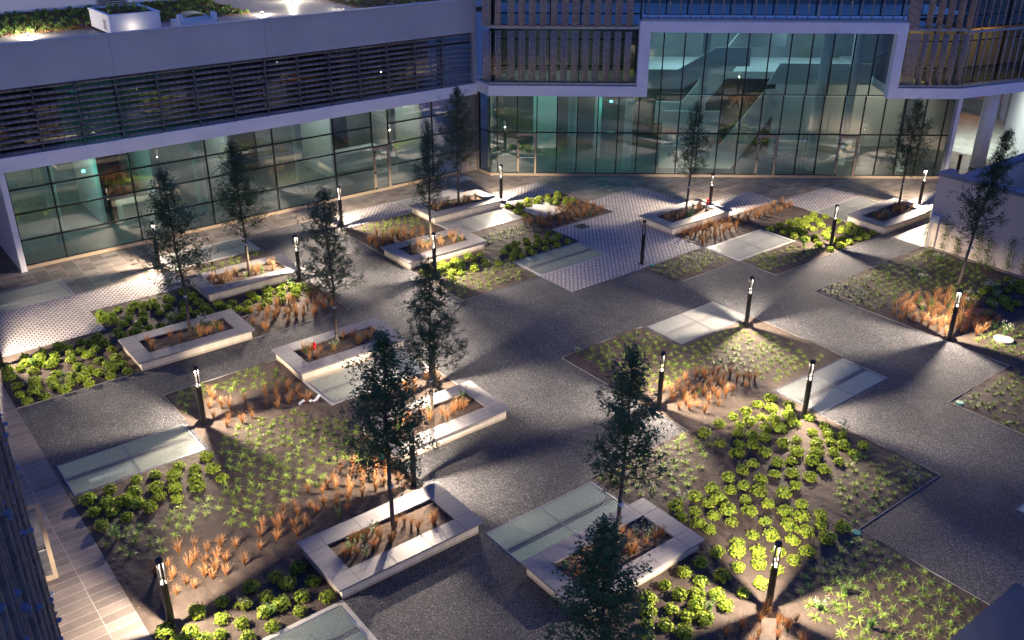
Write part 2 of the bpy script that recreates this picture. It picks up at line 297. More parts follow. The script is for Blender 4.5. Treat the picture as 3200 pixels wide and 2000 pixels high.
TUFTS="766,2657 960,2656 999,2658 1036,2658 1066,2657 1101,2657 780,2682 826,2683 935,2684 1011,2687 1043,2683 1090,2691 769,2716 801,2720 843,2722 882,2717 919,2715 957,2721 989,2722 1031,2723 1062,2726 1110,2723 790,2755 816,2748 864,2746 904,2746 939,2749 970,2751 1011,2752 1053,2752 799,2782 836,2781 872,2784 999,2785 1034,2780 1063,2781 450,2003 677,2001 710,2007 751,2006 470,2035 655,2036 686,2041 731,2043 765,2042 807,2034 841,2042 915,2042 1076,2045 402,2069 452,2071 480,2073 515,2068 555,2073 679,2076 718,2074 747,2072 822,2071 861,2069 900,2068 940,2068 1057,2069 1088,2076 393,2104 428,2114 464,2100 507,2113 538,2102 577,2111 616,2111 651,2112 699,2113 727,2104 769,2105 810,2104 844,2109 889,2106 924,2109 993,2114 1038,2113 1078,2108 1104,2101 363,2146 414,2147 444,2137 481,2143 527,2141 557,2136 601,2138 630,2141 671,2142 711,2144 751,2135 786,2141 822,2145 863,2134 905,2139 944,2134 973,2147 1018,2134 1048,2141 1093,2141 1131,2134 389,2180 431,2174 463,2167 547,2173 573,2177 620,2180 650,2168 698,2169 731,2167 770,2166 807,2179 840,2168 878,2167 924,2175 961,2172 999,2172 1028,2180 1075,2178 1108,2174 404,2203 710,2202 745,2202 780,2200 825,2209 869,2200 902,2206 935,2210 974,2206 1016,2202 1059,2211 1092,2201 1126,2210 763,2245 804,2245 846,2245 876,2242 917,2234 953,2245 991,2243 1033,2239 1070,2244 1110,2244 1150,2235 752,2273 782,2266 819,2273 866,2267 944,2277 983,2266 1015,2277 1058,2274 1098,2268 1129,2278 768,2310 805,2305 843,2312 887,2300 923,2300 955,2309 996,2305 1033,2308 1079,2300 1113,2304 781,2343 827,2338 865,2340 905,2336 944,2332 983,2344 1015,2334 1058,2342 1095,2336 765,2367 813,2375 850,2369 884,2365 919,2377 963,2369 1039,2372 794,2405 827,2399 869,2405 897,2407 945,2405 976,2408 1009,2404 1049,2410 809,2435 839,2434 887,2440 923,2438 962,2431 995,2439 1037,2438 861,2465 938,2467 2102,2825 2250,2825 2331,2825 1970,2854 2002,2859 2037,2860 2077,2862 2114,2856 2161,2851 2195,2850 2229,2854 2268,2859 1991,2890 2027,2894 2096,2888 2140,2883 2180,2885 2209,2883 2246,2895 2294,2887 2321,2890 1973,2926 2009,2924 2040,2918 2078,2917 2114,2926 2155,2917 2188,2925 2269,2919 2310,2921 1983,2961 2026,2955 2062,2956 2094,2959 2136,2956 2180,2962 2214,2952 2251,2959 2283,2957 2323,2959 2047,2990 2086,2989 2125,2992 2199,2984 2238,2985 2314,2986 2131,3024 2213,3024 2327,3022 2271,3048 2312,3051 2090,3633 2131,3639 2165,3641 2242,3639 2284,3645 2108,3673 2157,3668 2269,3668 2301,3678 2025,3713 2055,3707 2091,3704 2132,3705 2165,3711 2213,3706 2243,3700 2286,3704 2326,3708 2039,3741 2081,3734 2116,3735 2158,3737 2183,3737 2228,3740 2267,3738 2303,3738 2050,3766 2089,3769 2127,3766 2174,3779 2210,3772 2251,3775 2284,3769 2322,3779 2915,2427 2792,2451 2829,2456 2864,2457 2898,2457 2941,2458 2981,2458 3022,2462 3052,2456 3098,2453 2802,2486 2881,2485 2927,2484 2961,2490 3001,2486 3034,2484 3073,2488 3114,2484 2791,2523 2828,2515 2859,2520 2897,2525 2940,2528 2976,2516 3022,2528 3048,2514 3096,2523 2776,2559 2849,2552 2885,2555 2923,2557 2960,2560 2992,2550 3036,2559 3073,2553 3112,2552 2825,2584 2896,2583 2985,2585 3177,2260 3225,2261 3253,2251 3302,2261 3334,2251 3375,2248 3410,2259 3447,2254 3489,2258 3519,2248 3170,2282 3199,2295 3235,2285 3273,2294 3310,2287 3350,2286 3387,2284 3430,2294 3465,2283 3503,2285 3541,2288 3181,2315 3218,2324 3264,2323 3290,2322 3406,2314 3454,2326 3491,2316 3203,2358 3239,2356 3280,2349 3309,2347 3349,2360 3389,2354 3425,2351 3463,2348 3188,2385 3264,2382 3302,2383 3644,1455 3680,1461 3705,1490 3640,1530 3719,1526 3622,1557 3737,1562 3690,1597 3724,1596 3756,1597 3799,1595 3836,1597 3620,1624 3659,1622 3706,1629 3746,1621 3772,1624 3810,1627 3605,1661 3645,1654 3680,1655 3727,1661 3761,1660 3792,1657 3834,1661 3550,1693 3591,1692 3626,1684 3662,1684 3700,1691 3785,1685 3819,1696 3854,1694 3490,1723 3538,1722 3569,1717 3609,1730 3648,1721 3690,1723 3719,1717 3754,1717 3796,1720 3834,1730 3874,1729 3169,1759 3210,1750 3241,1754 3432,1760 3477,1762 3508,1760 3555,1753 3595,1754 3632,1752 3668,1763 3708,1754 3747,1754 3774,1753 3817,1759 3852,1763 3889,1752 3193,1790 3232,1794 3265,1790 3298,1786 3343,1794 3378,1788 3414,1794 3456,1794 3492,1795 3538,1787 3575,1796 3603,1785 3640,1788 3686,1786 3726,1791 3756,1791 3795,1794 3842,1790 3872,1790 3906,1794 3169,1828 3202,1829 3251,1828 3290,1820 3322,1825 3362,1827 3399,1820 3431,1826 3481,1822 3515,1829 3547,1822 3582,1820 3628,1828 3664,1827 3707,1829 3738,1820 3777,1823 3811,1822 3855,1822 3889,1828 3188,1853 3225,1859 3268,1856 3303,1851 3348,1855 3383,1861 3424,1857 3461,1850 3487,1849 3531,1855 3566,1857 3610,1856 3679,1857 3728,1853 3764,1860 3801,1859 3836,1851 3870,1861 3906,1851 3214,1893 3244,1890 3286,1885 3328,1884 3400,1888 3435,1896 3472,1888 3512,1882 3585,1887 3632,1888 3660,1882 3702,1892 3772,1893 3858,1887 3889,1894 3184,1925 3228,1926 3271,1923 3300,1915 3348,1920 3419,1924 3457,1919 3492,1921 3526,1917 3576,1920 3602,1925 3650,1921 3680,1924 3758,1927 3792,1927 3838,1918 3871,1926 3913,1922 3176,1953 3208,1953 3248,1952 3289,1961 3318,1961 3357,1954 3403,1958 3436,1957 3479,1954 3517,1961 3547,1949 3593,1954 3622,1958 3670,1958 3739,1956 3779,1949 3819,1952 3850,1951 3896,1958 3932,1959 3184,1982 3234,1986 3267,1984 3374,1982 3604,1983 3204,1231 3236,1225 3272,1220 3211,1255 3252,1252 3295,1261 3337,1252 3201,1288 3235,1298 3271,1288 3313,1296 3352,1293 3388,1290 3424,1292 3216,1321 3259,1327 3291,1325 3327,1331 3412,1328 3441,1326 3488,1322 3234,1364 3274,1362 3316,1357 3349,1362 3393,1364 3425,1357 3462,1354 2770,969 2787,1003 2770,1024 2838,1034 2780,1061 2826,1061 2895,1057 2938,1071 2976,1068 2806,1101 2839,1102 2886,1096 2960,1099 2998,1091 3037,1101 2788,1133 2818,1126 2905,1134 2935,1126 2980,1128 3007,1125 3044,1131 3091,1130 2797,1162 2843,1167 2874,1165 2918,1162 2962,1157 2991,1163 3027,1167 3075,1161 3114,1158 2416,1633 2445,1640 2485,1642 2532,1644 2563,1643 2596,1643 2646,1634 2680,1643 2394,1673 2474,1668 2514,1676 2550,1679 2578,1678 2623,1673 2413,1705 2448,1700 2492,1712 2526,1707 2563,1704 2600,1703 2643,1712 2354,1738 2396,1734 2436,1734 2475,1735 2512,1733 2540,1732 2579,1738 2615,1741 2343,1778 2377,1770 2415,1775 2456,1771 2490,1771 2530,1777 2572,1774 2610,1770 2676,1771 2279,1809 2350,1808 2395,1810 2427,1806 2472,1799 2511,1799 2550,1802 2582,1801 2616,1800 2655,1810 2034,1838 2073,1837 2110,1835 2150,1840 2184,1835 2259,1831 2295,1836 2341,1833 2375,1835 2412,1838 2447,1832 2485,1843 2524,1833 2569,1832 2599,1832 2641,1843 2674,1842 1980,1871 2010,1871 2055,1874 2087,1870 2132,1868 2170,1867 2203,1870 2249,1877 2280,1870 2316,1874 2353,1868 2390,1870 2436,1870 2476,1871 2508,1874 2553,1867 2585,1874 2659,1870 2000,1901 2039,1905 2074,1901 2113,1907 2149,1910 2191,1898 2219,1908 2255,1899 2304,1908 2332,1910 2380,1906 2412,1911 2456,1901 2491,1909 2529,1908 2563,1908 2606,1908 2642,1903 1983,1938 2010,1933 2055,1937 2088,1935 2121,1938 2173,1934 2210,1933 2245,1937 2282,1942 2354,1941 2391,1933 2434,1940 2471,1941 2512,1937 2546,1936 2582,1942 2620,1939 1996,1976 2029,1974 2066,1968 2114,1976 2140,1965 2183,1970 2267,1975 2295,1975 2334,1972 2375,1974 2413,1975 2447,1966 2488,1972 2524,1974 2561,1976 2601,1968 2646,1975 2014,1996 2058,2000 2093,2003 2131,2000 2208,1998 2322,2010 1996,2042 2032,2039 2070,2035 2103,2033 2147,2039 2188,2036 2221,2041 2263,2035 2300,2039 2017,2070 2051,2064 2130,2076 2159,2076 2207,2074 2242,2062 2286,2070 2322,2076 2026,2096 2077,2104 2102,2100 2185,2101 2217,2097 2264,2106 2300,2108 2332,2106 2016,2129 2046,2137 2085,2136 2122,2141 2162,2132 2207,2131 2244,2139 2316,2138 2036,2170 2071,2174 2105,2164 2141,2174 2178,2167 2220,2168 2255,2171 2296,2172 1652,1415 1690,1419 1735,1414 1771,1420 1599,1455 1642,1453 1720,1449 1758,1448 1795,1456 1825,1445 1577,1488 1620,1488 1661,1489 1695,1483 1729,1478 1769,1487 1812,1489 1887,1484 1601,1519 1636,1515 1675,1522 1716,1518 1747,1516 1789,1514 1831,1522 1866,1522 1899,1516 1941,1509 1585,1545 1612,1550 1650,1544 1697,1544 1773,1555 1801,1550 1849,1554 1879,1545 1918,1542 1568,1580 1602,1578 1635,1584 1674,1576 1717,1580 1754,1582 1795,1578 1832,1576 1872,1577 1904,1584 1969,1026 2006,1030 2049,1024 2085,1027 2119,1027 2155,1032 2197,1023 2230,1026 2277,1029 2313,1023 1991,1065 2027,1060 2061,1061 2102,1056 2137,1066 2184,1066 2219,1062 2258,1064 2291,1056 2328,1061 2008,1092 2039,1095 2080,1100 2118,1095 2163,1090 2193,1094 2229,1096 2276,1087 2316,1086 2033,1125 2064,1131 2109,1123 2137,1122 2171,1130 2221,1121 2252,1127 2297,1123 2327,1130 2084,1157 2126,1163 2163,1162 2237,1154 2183,1188 2216,1195 2249,1190 1753,639 1793,652 1824,640 1862,643 1665,684 1698,677 1739,680 1768,681 1813,674 1853,680 1887,685 1925,679 1647,708 1678,713 1718,708 1750,707 1794,709 1834,710 1864,716 1903,711 1622,745 1664,740 1700,747 1742,741 1778,750 1815,748 1856,751 1894,747 1929,742 1562,779 1608,772 1639,777 1676,782 1717,782 1754,779 1797,776 1826,772 1871,775 1907,776 1586,805 1623,805 1656,808 1695,815 1729,805 1771,808 1810,805 1847,814 1885,805 1931,806 1602,842 1644,850 1672,846 1717,844 1748,849 1797,842 1832,844 1866,840 1913,841 1583,872 1624,875 1657,869 1692,878 1735,874 1778,879 1816,874 1856,872 1892,883 1929,878 1609,907 1683,907 1720,915 1753,907 1794,911 1831,910 1870,905 1910,914 1626,947 1665,947 1694,936 1734,943 1768,940 1807,949 1844,946 1886,944 1924,939 1678,971 1715,972 1758,972 1796,970 1834,974 1872,982 1905,975 1238,3692 1256,3719 1288,3713 1324,3716 1373,3714 1403,3717 1266,3752 1305,3758 1344,3745 1381,3749 1422,3756 1465,3748 1503,3755 1402,3786 1478,3784 1513,3783 2687,3218 2406,3243 2430,3245 2471,3244 2515,3248 2550,3243 2587,3243 2625,3242 2659,3252 2412,3284 2457,3274 2500,3275 2537,3274 2563,3279 2604,3280 2641,3283 2717,3284 2437,3307 2480,3316 2519,3316 2549,3312 2595,3313 2622,3309 2663,3310"
BROWNS="1092,2462 835,2494 881,2479 918,2489 1004,2489 1046,2490 1086,2489 1121,2487 855,2519 928,2522 979,2519 1022,2520 1066,2515 1093,2530 822,2564 999,2567 1030,2559 1075,2570 1108,2550 863,2594 884,2586 938,2588 1008,2596 1056,2606 1093,2593 832,2621 867,2625 862,2663 863,2695 416,1847 442,1857 483,1849 532,1858 562,1845 613,1854 426,1886 473,1876 521,1878 548,1880 582,1895 668,1887 718,1894 767,1876 802,1890 923,1894 1053,1883 1092,1880 452,1913 501,1931 534,1916 567,1914 622,1927 688,1927 738,1931 778,1913 808,1916 850,1931 909,1925 945,1930 987,1922 1028,1922 1057,1928 1096,1913 425,1954 460,1964 521,1948 560,1963 594,1956 713,1964 759,1947 807,1952 848,1958 883,1951 925,1952 965,1953 1012,1965 1048,1961 1086,1967 1117,1961 500,1996 542,1999 786,1997 814,1989 906,2000 946,1998 981,1985 1032,2001 1070,1990 1113,1988 876,2029 930,2018 955,2032 1009,2020 1034,2024 1096,2030 992,2056 1034,2057 1387,2329 1413,2320 1504,2317 1400,2366 1432,2353 1482,2356 1517,2356 1210,3021 1409,3025 1212,3049 1310,3044 1353,3061 1374,3046 1424,3041 1470,3053 1509,3055 1192,3092 1238,3081 1274,3089 1333,3078 1365,3084 1402,3092 1447,3080 1480,3086 1529,3088 1261,3118 1299,3117 1337,3121 1382,3125 1434,3128 1474,3115 1519,3111 1280,3152 1328,3153 1371,3148 1394,3168 1484,3154 1517,3154 1230,3192 1259,3184 1296,3183 1336,3192 1390,3201 1476,3184 1516,3204 1527,3227 2234,3457 1967,3496 1994,3487 2045,3496 2083,3482 2114,3490 2151,3497 2198,3477 2250,3479 1972,3513 2017,3528 2053,3529 2103,3516 2134,3529 2172,3522 2225,3524 1966,3555 1989,3553 2047,3555 2088,3556 2115,3558 2152,3566 2211,3566 1986,3585 2011,3593 2060,3602 2102,3588 2136,3583 2043,3627 2744,3233 2769,3232 2817,3223 2863,3224 2901,3238 2948,3236 2981,3233 3031,3219 3066,3233 3111,3234 2727,3252 2756,3269 2801,3272 2849,3265 2887,3267 2915,3252 2958,3260 3007,3261 3037,3264 3094,3258 3119,3260 2692,3295 2741,3297 2782,3306 2815,3302 2870,3296 2908,3294 2946,3295 2981,3292 3064,3297 3107,3300 2686,3327 2717,3326 2761,3326 2796,3344 2841,3333 2878,3331 2924,3335 2962,3336 2996,3337 3053,3326 3082,3337 2910,3359 2939,3368 2989,3363 3015,3375 3057,3361 3118,3360 3167,2628 3180,2645 3232,2660 3269,2646 3305,2647 3344,2660 3387,2659 3429,2660 3211,2690 3252,2686 3288,2691 3327,2695 3383,2679 3406,2682 3460,2681 3503,2699 3530,2694 3572,2695 3625,2697 3651,2696 3692,2697 3736,2687 3775,2685 3818,2695 3866,2698 3900,2692 3186,2721 3234,2732 3276,2728 3302,2732 3348,2717 3386,2722 3427,2719 3471,2732 3510,2717 3562,2718 3587,2716 3645,2716 3673,2720 3727,2722 3766,2726 3889,2728 3915,2719 3172,2755 3210,2766 3247,2766 3289,2764 3339,2761 3364,2764 3412,2765 3452,2758 3505,2755 3567,2757 3627,2762 3669,2766 3707,2771 3747,2761 3792,2770 3827,2760 3862,2770 3912,2764 2067,1641 2134,1643 2041,1683 2073,1681 2122,1673 2163,1672 2199,1668 2236,1672 2295,1665 2336,1683 2361,1680 2014,1704 2052,1709 2100,1714 2145,1716 2177,1704 2234,1716 2313,1716 2337,1705 2033,1751 2083,1747 2124,1748 2154,1747 2197,1739 2245,1742 2280,1747 2320,1751 2068,1786 2094,1784 2139,1780 2227,1782 2266,1781 2303,1790 2043,1805 2132,1817 2165,1817 2215,1812 2243,1806 3272,1391 3306,1386 3345,1391 3382,1400 3427,1395 3244,1433 3280,1435 3321,1425 3359,1436 3418,1429 3446,1426 3194,1467 3219,1460 3272,1464 3306,1470 3339,1462 3394,1467 3430,1462 3471,1455 3195,1495 3249,1510 3279,1501 3332,1498 3359,1499 3456,1510 3495,1501 3193,1536 3230,1535 3256,1529 3306,1536 3345,1541 3378,1538 3430,1545 3467,1545 3516,1541 3197,1566 3237,1572 3293,1574 3336,1574 3359,1578 3407,1562 3444,1577 3489,1570 3533,1579 3186,1597 3221,1608 3262,1601 3313,1604 3352,1604 3378,1601 3422,1597 3472,1610 3508,1616 3168,1637 3208,1639 3253,1646 3277,1648 3324,1646 3372,1642 3412,1636 3449,1634 3496,1631 3542,1651 3188,1675 3232,1670 3271,1673 3297,1674 3355,1688 3426,1677 3472,1669 3510,1670 3254,1712 3295,1713 3330,1718 3359,1724 3411,1710 1488,840 1458,885 1503,892 1535,893 1399,909 1433,918 1492,910 1513,918 1376,963 1421,958 1472,945 1503,956"
M['bamboo2'] = plain('old_bamboo', (.13,.11,.095), .6, var=.45, scale=6)
M['post_grey'] = plain('grey_post', (.16,.17,.19), .5, .3)
M['node'] = plain('bamboo_node', (.045,.03,.022), .7)
M['lightplate'] = plain('pale_bracket', (.6,.6,.6), .5)
# ------------------------------------------------------------------ camera
cd = bpy.data.cameras.new('camera'); cam = bpy.data.objects.new('camera', cd); col.objects.link(cam); sc.camera = cam
cr = Vector((.7879853, -.61568262, .00375273)); cu = Vector((.26810474, .34860971, .89810418)); cf = Vector((.55425537, .70668677, -.43976675))
mw = Matrix.Identity(4)
for r in range(3): mw[r][0] = cr[r]; mw[r][1] = cu[r]; mw[r][2] = -cf[r]
CZ = 15.84; mw[2][3] = CZ
cam.matrix_world = mw; cd.sensor_width = 36; cd.lens = 33.178; cd.clip_end = 1500; cd.clip_start = .05

# ------------------------------------------------------------------ sky and light
w = bpy.data.worlds.new('World'); sc.world = w; w.use_nodes = True; nt = w.node_tree
bg = nt.nodes['Background']; sky = nt.nodes.new('ShaderNodeTexSky'); sky.sky_type = 'NISHITA'; sky.sun_disc = False
sky.sun_elevation = math.radians(-4); sky.sun_rotation = math.radians(200); sky.ozone_density = 3
# dusk: a faint Nishita glow under a blue-hour gradient from horizon to zenith
tcw = nt.nodes.new('ShaderNodeTexCoord'); spw = nt.nodes.new('ShaderNodeSeparateXYZ'); nt.links.new(tcw.outputs['Generated'], spw.inputs[0])
rw = nt.nodes.new('ShaderNodeValToRGB'); nt.links.new(spw.outputs[2], rw.inputs[0])
ce = rw.color_ramp.elements; ce.new(.35)
for k_, (p_, c_) in enumerate(((0, (.31,.42,.98)), (.35, (.12,.19,.60)), (1, (.030,.120,.56)))): ce[k_].position = p_; ce[k_].color = (*c_, 1)
tint = nt.nodes.new('ShaderNodeMix'); tint.data_type = 'RGBA'; tint.blend_type = 'ADD'; tint.inputs[0].default_value = .15
nt.links.new(rw.outputs[0], tint.inputs[6]); nt.links.new(sky.outputs[0], tint.inputs[7]); nt.links.new(tint.outputs[2], bg.inputs[0]); bg.inputs[1].default_value = SKY
sc.view_settings.view_transform = 'Standard'; sc.view_settings.look = 'None'; sc.view_settings.exposure = 0; sc.view_settings.gamma = 1

# ------------------------------------------------------------------ setting: grid of 4 x 2 m cells
X0, Y0 = 7.4745, 16.0083
wx = lambda i: X0+4*i
wy = lambda j: Y0+2*j
PLANTERS = [(0,0),(1,-2),(1,2),(1,5),(0,7),(1,9),(3,8),(4,10),(6,6),(8,3)]
GRATES = [(-1,4),(-1,-1),(4,-1),(4,2),(6,4),(4,6),(1,-1),(1,4),(1,11),(8,4),(4,9),(-1,11),(4,11),(4,-5)]
BEDMAP = {10:'1 3',9:'0 3 5',8:'-1 0 1 4 5',7:'-1 1 3 4',6:'3',5:'0 6 7',4:'0 5 7',3:'-1 0 1 6 7',2:'-1 0 3',1:'-1 0 3 4 6 7',0:'-1 3 4 6 7',-1:'2 3 6 7',-2:'-1 2 3 6 7',-3:'1 2 3 5 6 7',-4:'1 2 5 6 7',-5:'1 2 5 6 7',-6:'1 2 5 6 7',-7:'1 2 5 6 7'}
COBMAP = {11:'3',10:'-1 0 5',9:'-1',8:'6',7:'5 6',6:'5 7',5:'4 5 8',3:'9'}
GRAVMAP = {11:'2',10:'2',9:'2',8:'2',7:'2',6:'-1 0 1 2',5:'-1 2 3',4:'2 3 4',3:'2 3 4 5',2:'2 5 6 7',1:'1 2 5',0:'1 2 5',-1:'0 5',-2:'0 4 5',-3:'-1 0 4',-4:'-1 0 3 4',-5:'-1 0 3',-6:'-1 0 3 4',-7:'-1 0 3 4'}
kind = {}
for mp_, k in ((BEDMAP,'B'),(COBMAP,'C'),(GRAVMAP,'G')):
    for j, s_ in mp_.items():
        for i in s_.split(): kind[(int(i), j)] = k
for p in PLANTERS: kind[p] = 'P'
for p in GRATES: kind[p] = 'R'
def merged(cells):
    """merge cells of a row into rectangles"""
    out = []
    for j in sorted({c[1] for c in cells}):
        r = sorted(c[0] for c in cells if c[1] == j); a = r[0]; b = a
        for i in r[1:]+[None]:
            if i is not None and i == b+1: b = i; continue
            out.append((a, b+1, j, j+1)); a = b = i
    return out
def sheet(name, cells, mat, z=0, sub=0):
    m = MB()
    for a, b, c, d in merged(cells): m.face([(wx(a),wy(c),z),(wx(b),wy(c),z),(wx(b),wy(d),z),(wx(a),wy(d),z)])
    return tag(m.build(name, mat), kind='structure')
sheet('gravel_path', [c for c, k in kind.items() if k == 'G'], M['gravel'])
sheet('paver_plaza', [c for c, k in kind.items() if k == 'C'], M['cobble'])
gr_cells = set(kind)
for i in range(-1, 12):
    for j in range(-7, 13): kind.setdefault((i, j), 'T')
# tiles in the grid, then the strips outside it
m = MB()
for a, b, c, d in merged([c for c, k in kind.items() if k == 'T']): m.face([(wx(a),wy(c),0),(wx(b),wy(c),0),(wx(b),wy(d),0),(wx(a),wy(d),0)])
m.face([(wx(-1),wy(13),0),(wx(12),wy(13),0),(wx(12),54,0),(wx(-1),54,0)])
m.face([(-12,wy(13),0),(wx(-1),wy(13),0),(wx(-1),54,0),(-12,54,0)])
tag(m.build('tiled_pavement', M['tile']), kind='structure')
m = MB(); m.face([(-12,-4,0),(wx(-1),-4,0),(wx(-1),wy(13),0),(-12,wy(13),0)])
tag(m.build('tiled_walkway', M['tile_walk']), kind='structure')
m = MB(); m.face([(wx(12),5,0),(66.3,5,0),(66.3,54,0),(wx(12),54,0)])
tag(m.build('passage_floor', M['tile_hall']), kind='structure')
m = MB(); m.face([(-300,-300,-.62),(300,-300,-.62),(300,300,-.62),(-300,300,-.62)])
tag(m.build('ground', M['pit']), kind='structure')

# planting beds: connected groups of bed cells, each a gently uneven sheet with a steel edging
beds = [c for c, k in kind.items() if k == 'B']; left = set(beds); groups = []
while left:
    st = [left.pop()]; g = []
    while st:
        c = st.pop(); g.append(c)
        for d in ((1,0),(-1,0),(0,1),(0,-1)):
            q = (c[0]+d[0], c[1]+d[1])
            if q in left: left.discard(q); st.append(q)
    groups.append(g)
from mathutils import noise as mnoise
def bedz(x, y):
    """height of the bed cloth: even at the cell borders that meet something else"""
    e = 9
    i, j = math.floor((x-X0)/4), math.floor((y-Y0)/2)
    fx, fy = (x-X0)/4-i, (y-Y0)/2-j
    for d, q in ((fx*4,(i-1,j)),((1-fx)*4,(i+1,j)),(fy*2,(i,j-1)),((1-fy)*2,(i,j+1))):
        if kind.get(q) != 'B': e = min(e, d)
    return -.02+min(1, e/.5)*(.035+.06*mnoise.noise(Vector((x*.55,y*.55,0)))+.025*mnoise.noise(Vector((x*2.2,y*2.2,3))))
for g in groups:
    m = MB(); idx = {}
    def vid(x, y):
        k = (round(x,3), round(y,3))
        if k not in idx: idx[k] = len(m.v); m.v.append((k[0], k[1], bedz(x+1e-5, y+1e-5)))
        return idx[k]
    N = 12
    for i, j in g:
        for a in range(N*2):
            for b in range(N):
                xa, xb = wx(i)+4*a/(2*N), wx(i)+4*(a+1)/(2*N); ya, yb = wy(j)+2*b/N, wy(j)+2*(b+1)/N
                m.f.append((vid(xa,ya),vid(xb,ya),vid(xb,yb),vid(xa,yb))); m.m.append(0)
    bo = tag(m.build('planting_bed', M['bed'], smooth=True), kind='structure')
    e = MB(); T = .007
    for i, j in g:
        for q, r in (((i-1,j),(wx(i)-T,wx(i)+T,wy(j),wy(j+1))),((i+1,j),(wx(i+1)-T,wx(i+1)+T,wy(j),wy(j+1))),((i,j-1),(wx(i),wx(i+1),wy(j)-T,wy(j)+T)),((i,j+1),(wx(i),wx(i+1),wy(j+1)-T,wy(j+1)+T))):
            if kind.get(q) in ('G','C','T'): e.box(*r, -.05, .022)
    if e.v: e.build('edging', M['edge'], bo)

# ------------------------------------------------------------------ grates over shafts: some lit from below, others with glow added
GL = {(-1,4):'wide shaft grate by the walkway with one end glowing white',(-1,-1):'shaft grate at the bottom edge beside the front planter corner',(4,-1):'pale shaft grate right of the centre bed, at the foot of a lamp',
 (4,2):'ribbed shaft grate at the upper tip of the centre bed',(6,4):'shaft grate between the copper grasses and the small tuft beds',(4,6):'pale shaft grate beside the plaza pavers and dark shrubs',
 (1,-1):'yellowish green shaft grate beside the near right planter',(1,4):'striped shaft grate below the planter with the red hydrant, glowing at one end',(1,11):'shaft grate behind the copper grass planter near the glass wing',
 (8,4):'shaft grate in front of the right rear planter',(4,9):'shaft grate at the foot of the rear left planter',(-1,11):'greenish shaft grate at the left frame edge on the tiles',(4,11):'shaft grate between left pavers and tiles behind the rear left planter',(4,-5):'shaft grate just showing at the right frame edge in the gravel'}
def make_grate(i, j):
    x, y = wx(i), wy(j); r = empty('shaft_grate', (x+2, y+1, 0), label=GL[(i,j)], cat='grate', group='walk-on grates over the light shafts')
    f = MB(); a, b = 1.86, .88
    f.box(-2,2,-1,-b,-.55,-.002); f.box(-2,2,b,1,-.55,-.002); f.box(-2,-a,-b,b,-.55,-.002); f.box(a,2,-b,b,-.55,-.002)
    f.build('curb', M['gravel'] if kind.get((i,j-1)) == 'G' or kind.get((i,j+1)) == 'G' else M['concrete'], r)
    f = MB(); f.box(-a,a,-b,-b+.025,-.06,.012); f.box(-a,a,b-.025,b,-.06,.012); f.box(-a,-a+.025,-b+.026,b-.026,-.06,.012); f.box(a-.025,a,-b+.026,b-.026,-.06,.012)
    f.box(-.006,.006,-b+.03,b-.03,-.05,.002)
    f.build('frame', M['galv'], r)
    s = MB(); n = 30
    for k in range(n):
        yy = -b+.05+(2*b-.1)*k/(n-1); s.box(-a+.03,a-.03,yy-.005,yy+.005,-.03,.008)
    s.build('bars', M['galv'], r)
    p = MB(); p.face([(-a,-b,-.06),(a,-b,-.06),(a,b,-.06),(-a,b,-.06)]); p.build('glow_panel', M['grate_lit' if (i,j) in ((1,-1),(-1,-1),(4,6),(1,4),(1,11),(-1,11),(-1,4)) else 'grate_added_glow'], r)
    p = MB(); p.box(-a+.03,a-.03,-.11,.05,-.059,-.03); p.build('beam', M['dark_metal'], r)
    if (i, j) in ((-1,4),(1,4),(-1,11)):
        p = MB()
        x0_, x1_ = {(-1,4):(-1.3,-.1),(1,4):(.4,1.7),(-1,11):(-1.0,.0)}[(i,j)]
        p.box(x0_,x1_,-.52,-.40,-.059,-.045); p.build('light_strip', M['tube_light'], r)
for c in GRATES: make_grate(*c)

# ------------------------------------------------------------------ planters
PLN = {(0,0):'large planter nearest the middle front',(1,-2):'large planter at the lower right front, its soil in shade',(1,2):'planter jutting into the gravel behind a lamp',(1,5):'planter with the red hydrant at its left end',
 (0,7):'planter left of the hydrant planter, beside clipped shrubs',(1,9):'planter full of glowing copper grass near the glass wing',(3,8):'planter in the middle distance behind a lit lamp',(4,10):'rear left planter nearest the inner building corner',
 (6,6):'rear planter on the pavers with a hydrant at its right end',(8,3):'right rear planter touching the garden wall'}
soilz = .33
def make_planter(i, j, h=.40, label=None):
    x, y = wx(i)+2, wy(j)+1
    r = empty('stone_planter', (x, y, 0), label='cream walled '+(label or PLN[(i,j)]), cat='planter', group='rectangular raised planters')
    a, b = 2, 1; t = .12; m = MB(); zt = h-.055
    m.box(-a,a,-b,-b+t,-.3,zt); m.box(-a,a,b-t,b,-.3,zt); m.box(-a,-a+t,-b+t,b-t,-.3,zt); m.box(a-t,a,-b+t,b-t,-.3,zt)
    m.build('wall', M['cream'], r)
    o = .11; A, B = a+o, b+o; ia, ib = 1.55, .55; m = MB(); g = .0015
    xs = [-A,-ia,-.52,.52,ia,A]; n = 5
    for k in range(n):
        for s_ in (-1, 1):
            y0_, y1_ = (ib, B) if s_ > 0 else (-B, -ib)
            m.box(xs[k]+g, xs[k+1]-g, y0_, y1_, zt, h)
    for x0_, x1_ in ((-A,-ia),(ia,A)): m.box(x0_, x1_-g if x1_ > 0 else x1_, -ib+g, ib-g, zt, h)
    cp = m.build('coping', M['stone'], r)
    bv = cp.modifiers.new('b', 'BEVEL'); bv.width = .006; bv.segments = 1
    m = MB(); N = 14
    for p in range(N):
        for q in range(N):
            P = lambda u, v: (-a+t+.002+(2*a-2*t-.004)*u/N, -b+t+.002+(2*b-2*t-.004)*v/N, min(h-.06, soilz+h-.4+.04*mnoise.noise(Vector((u*.9+i*7,v*.9+j*3,0)))-.02))
            m.face([P(p,q),P(p+1,q),P(p+1,q+1),P(p,q+1)])
    m.build('soil', M['soil'], r)
    return r
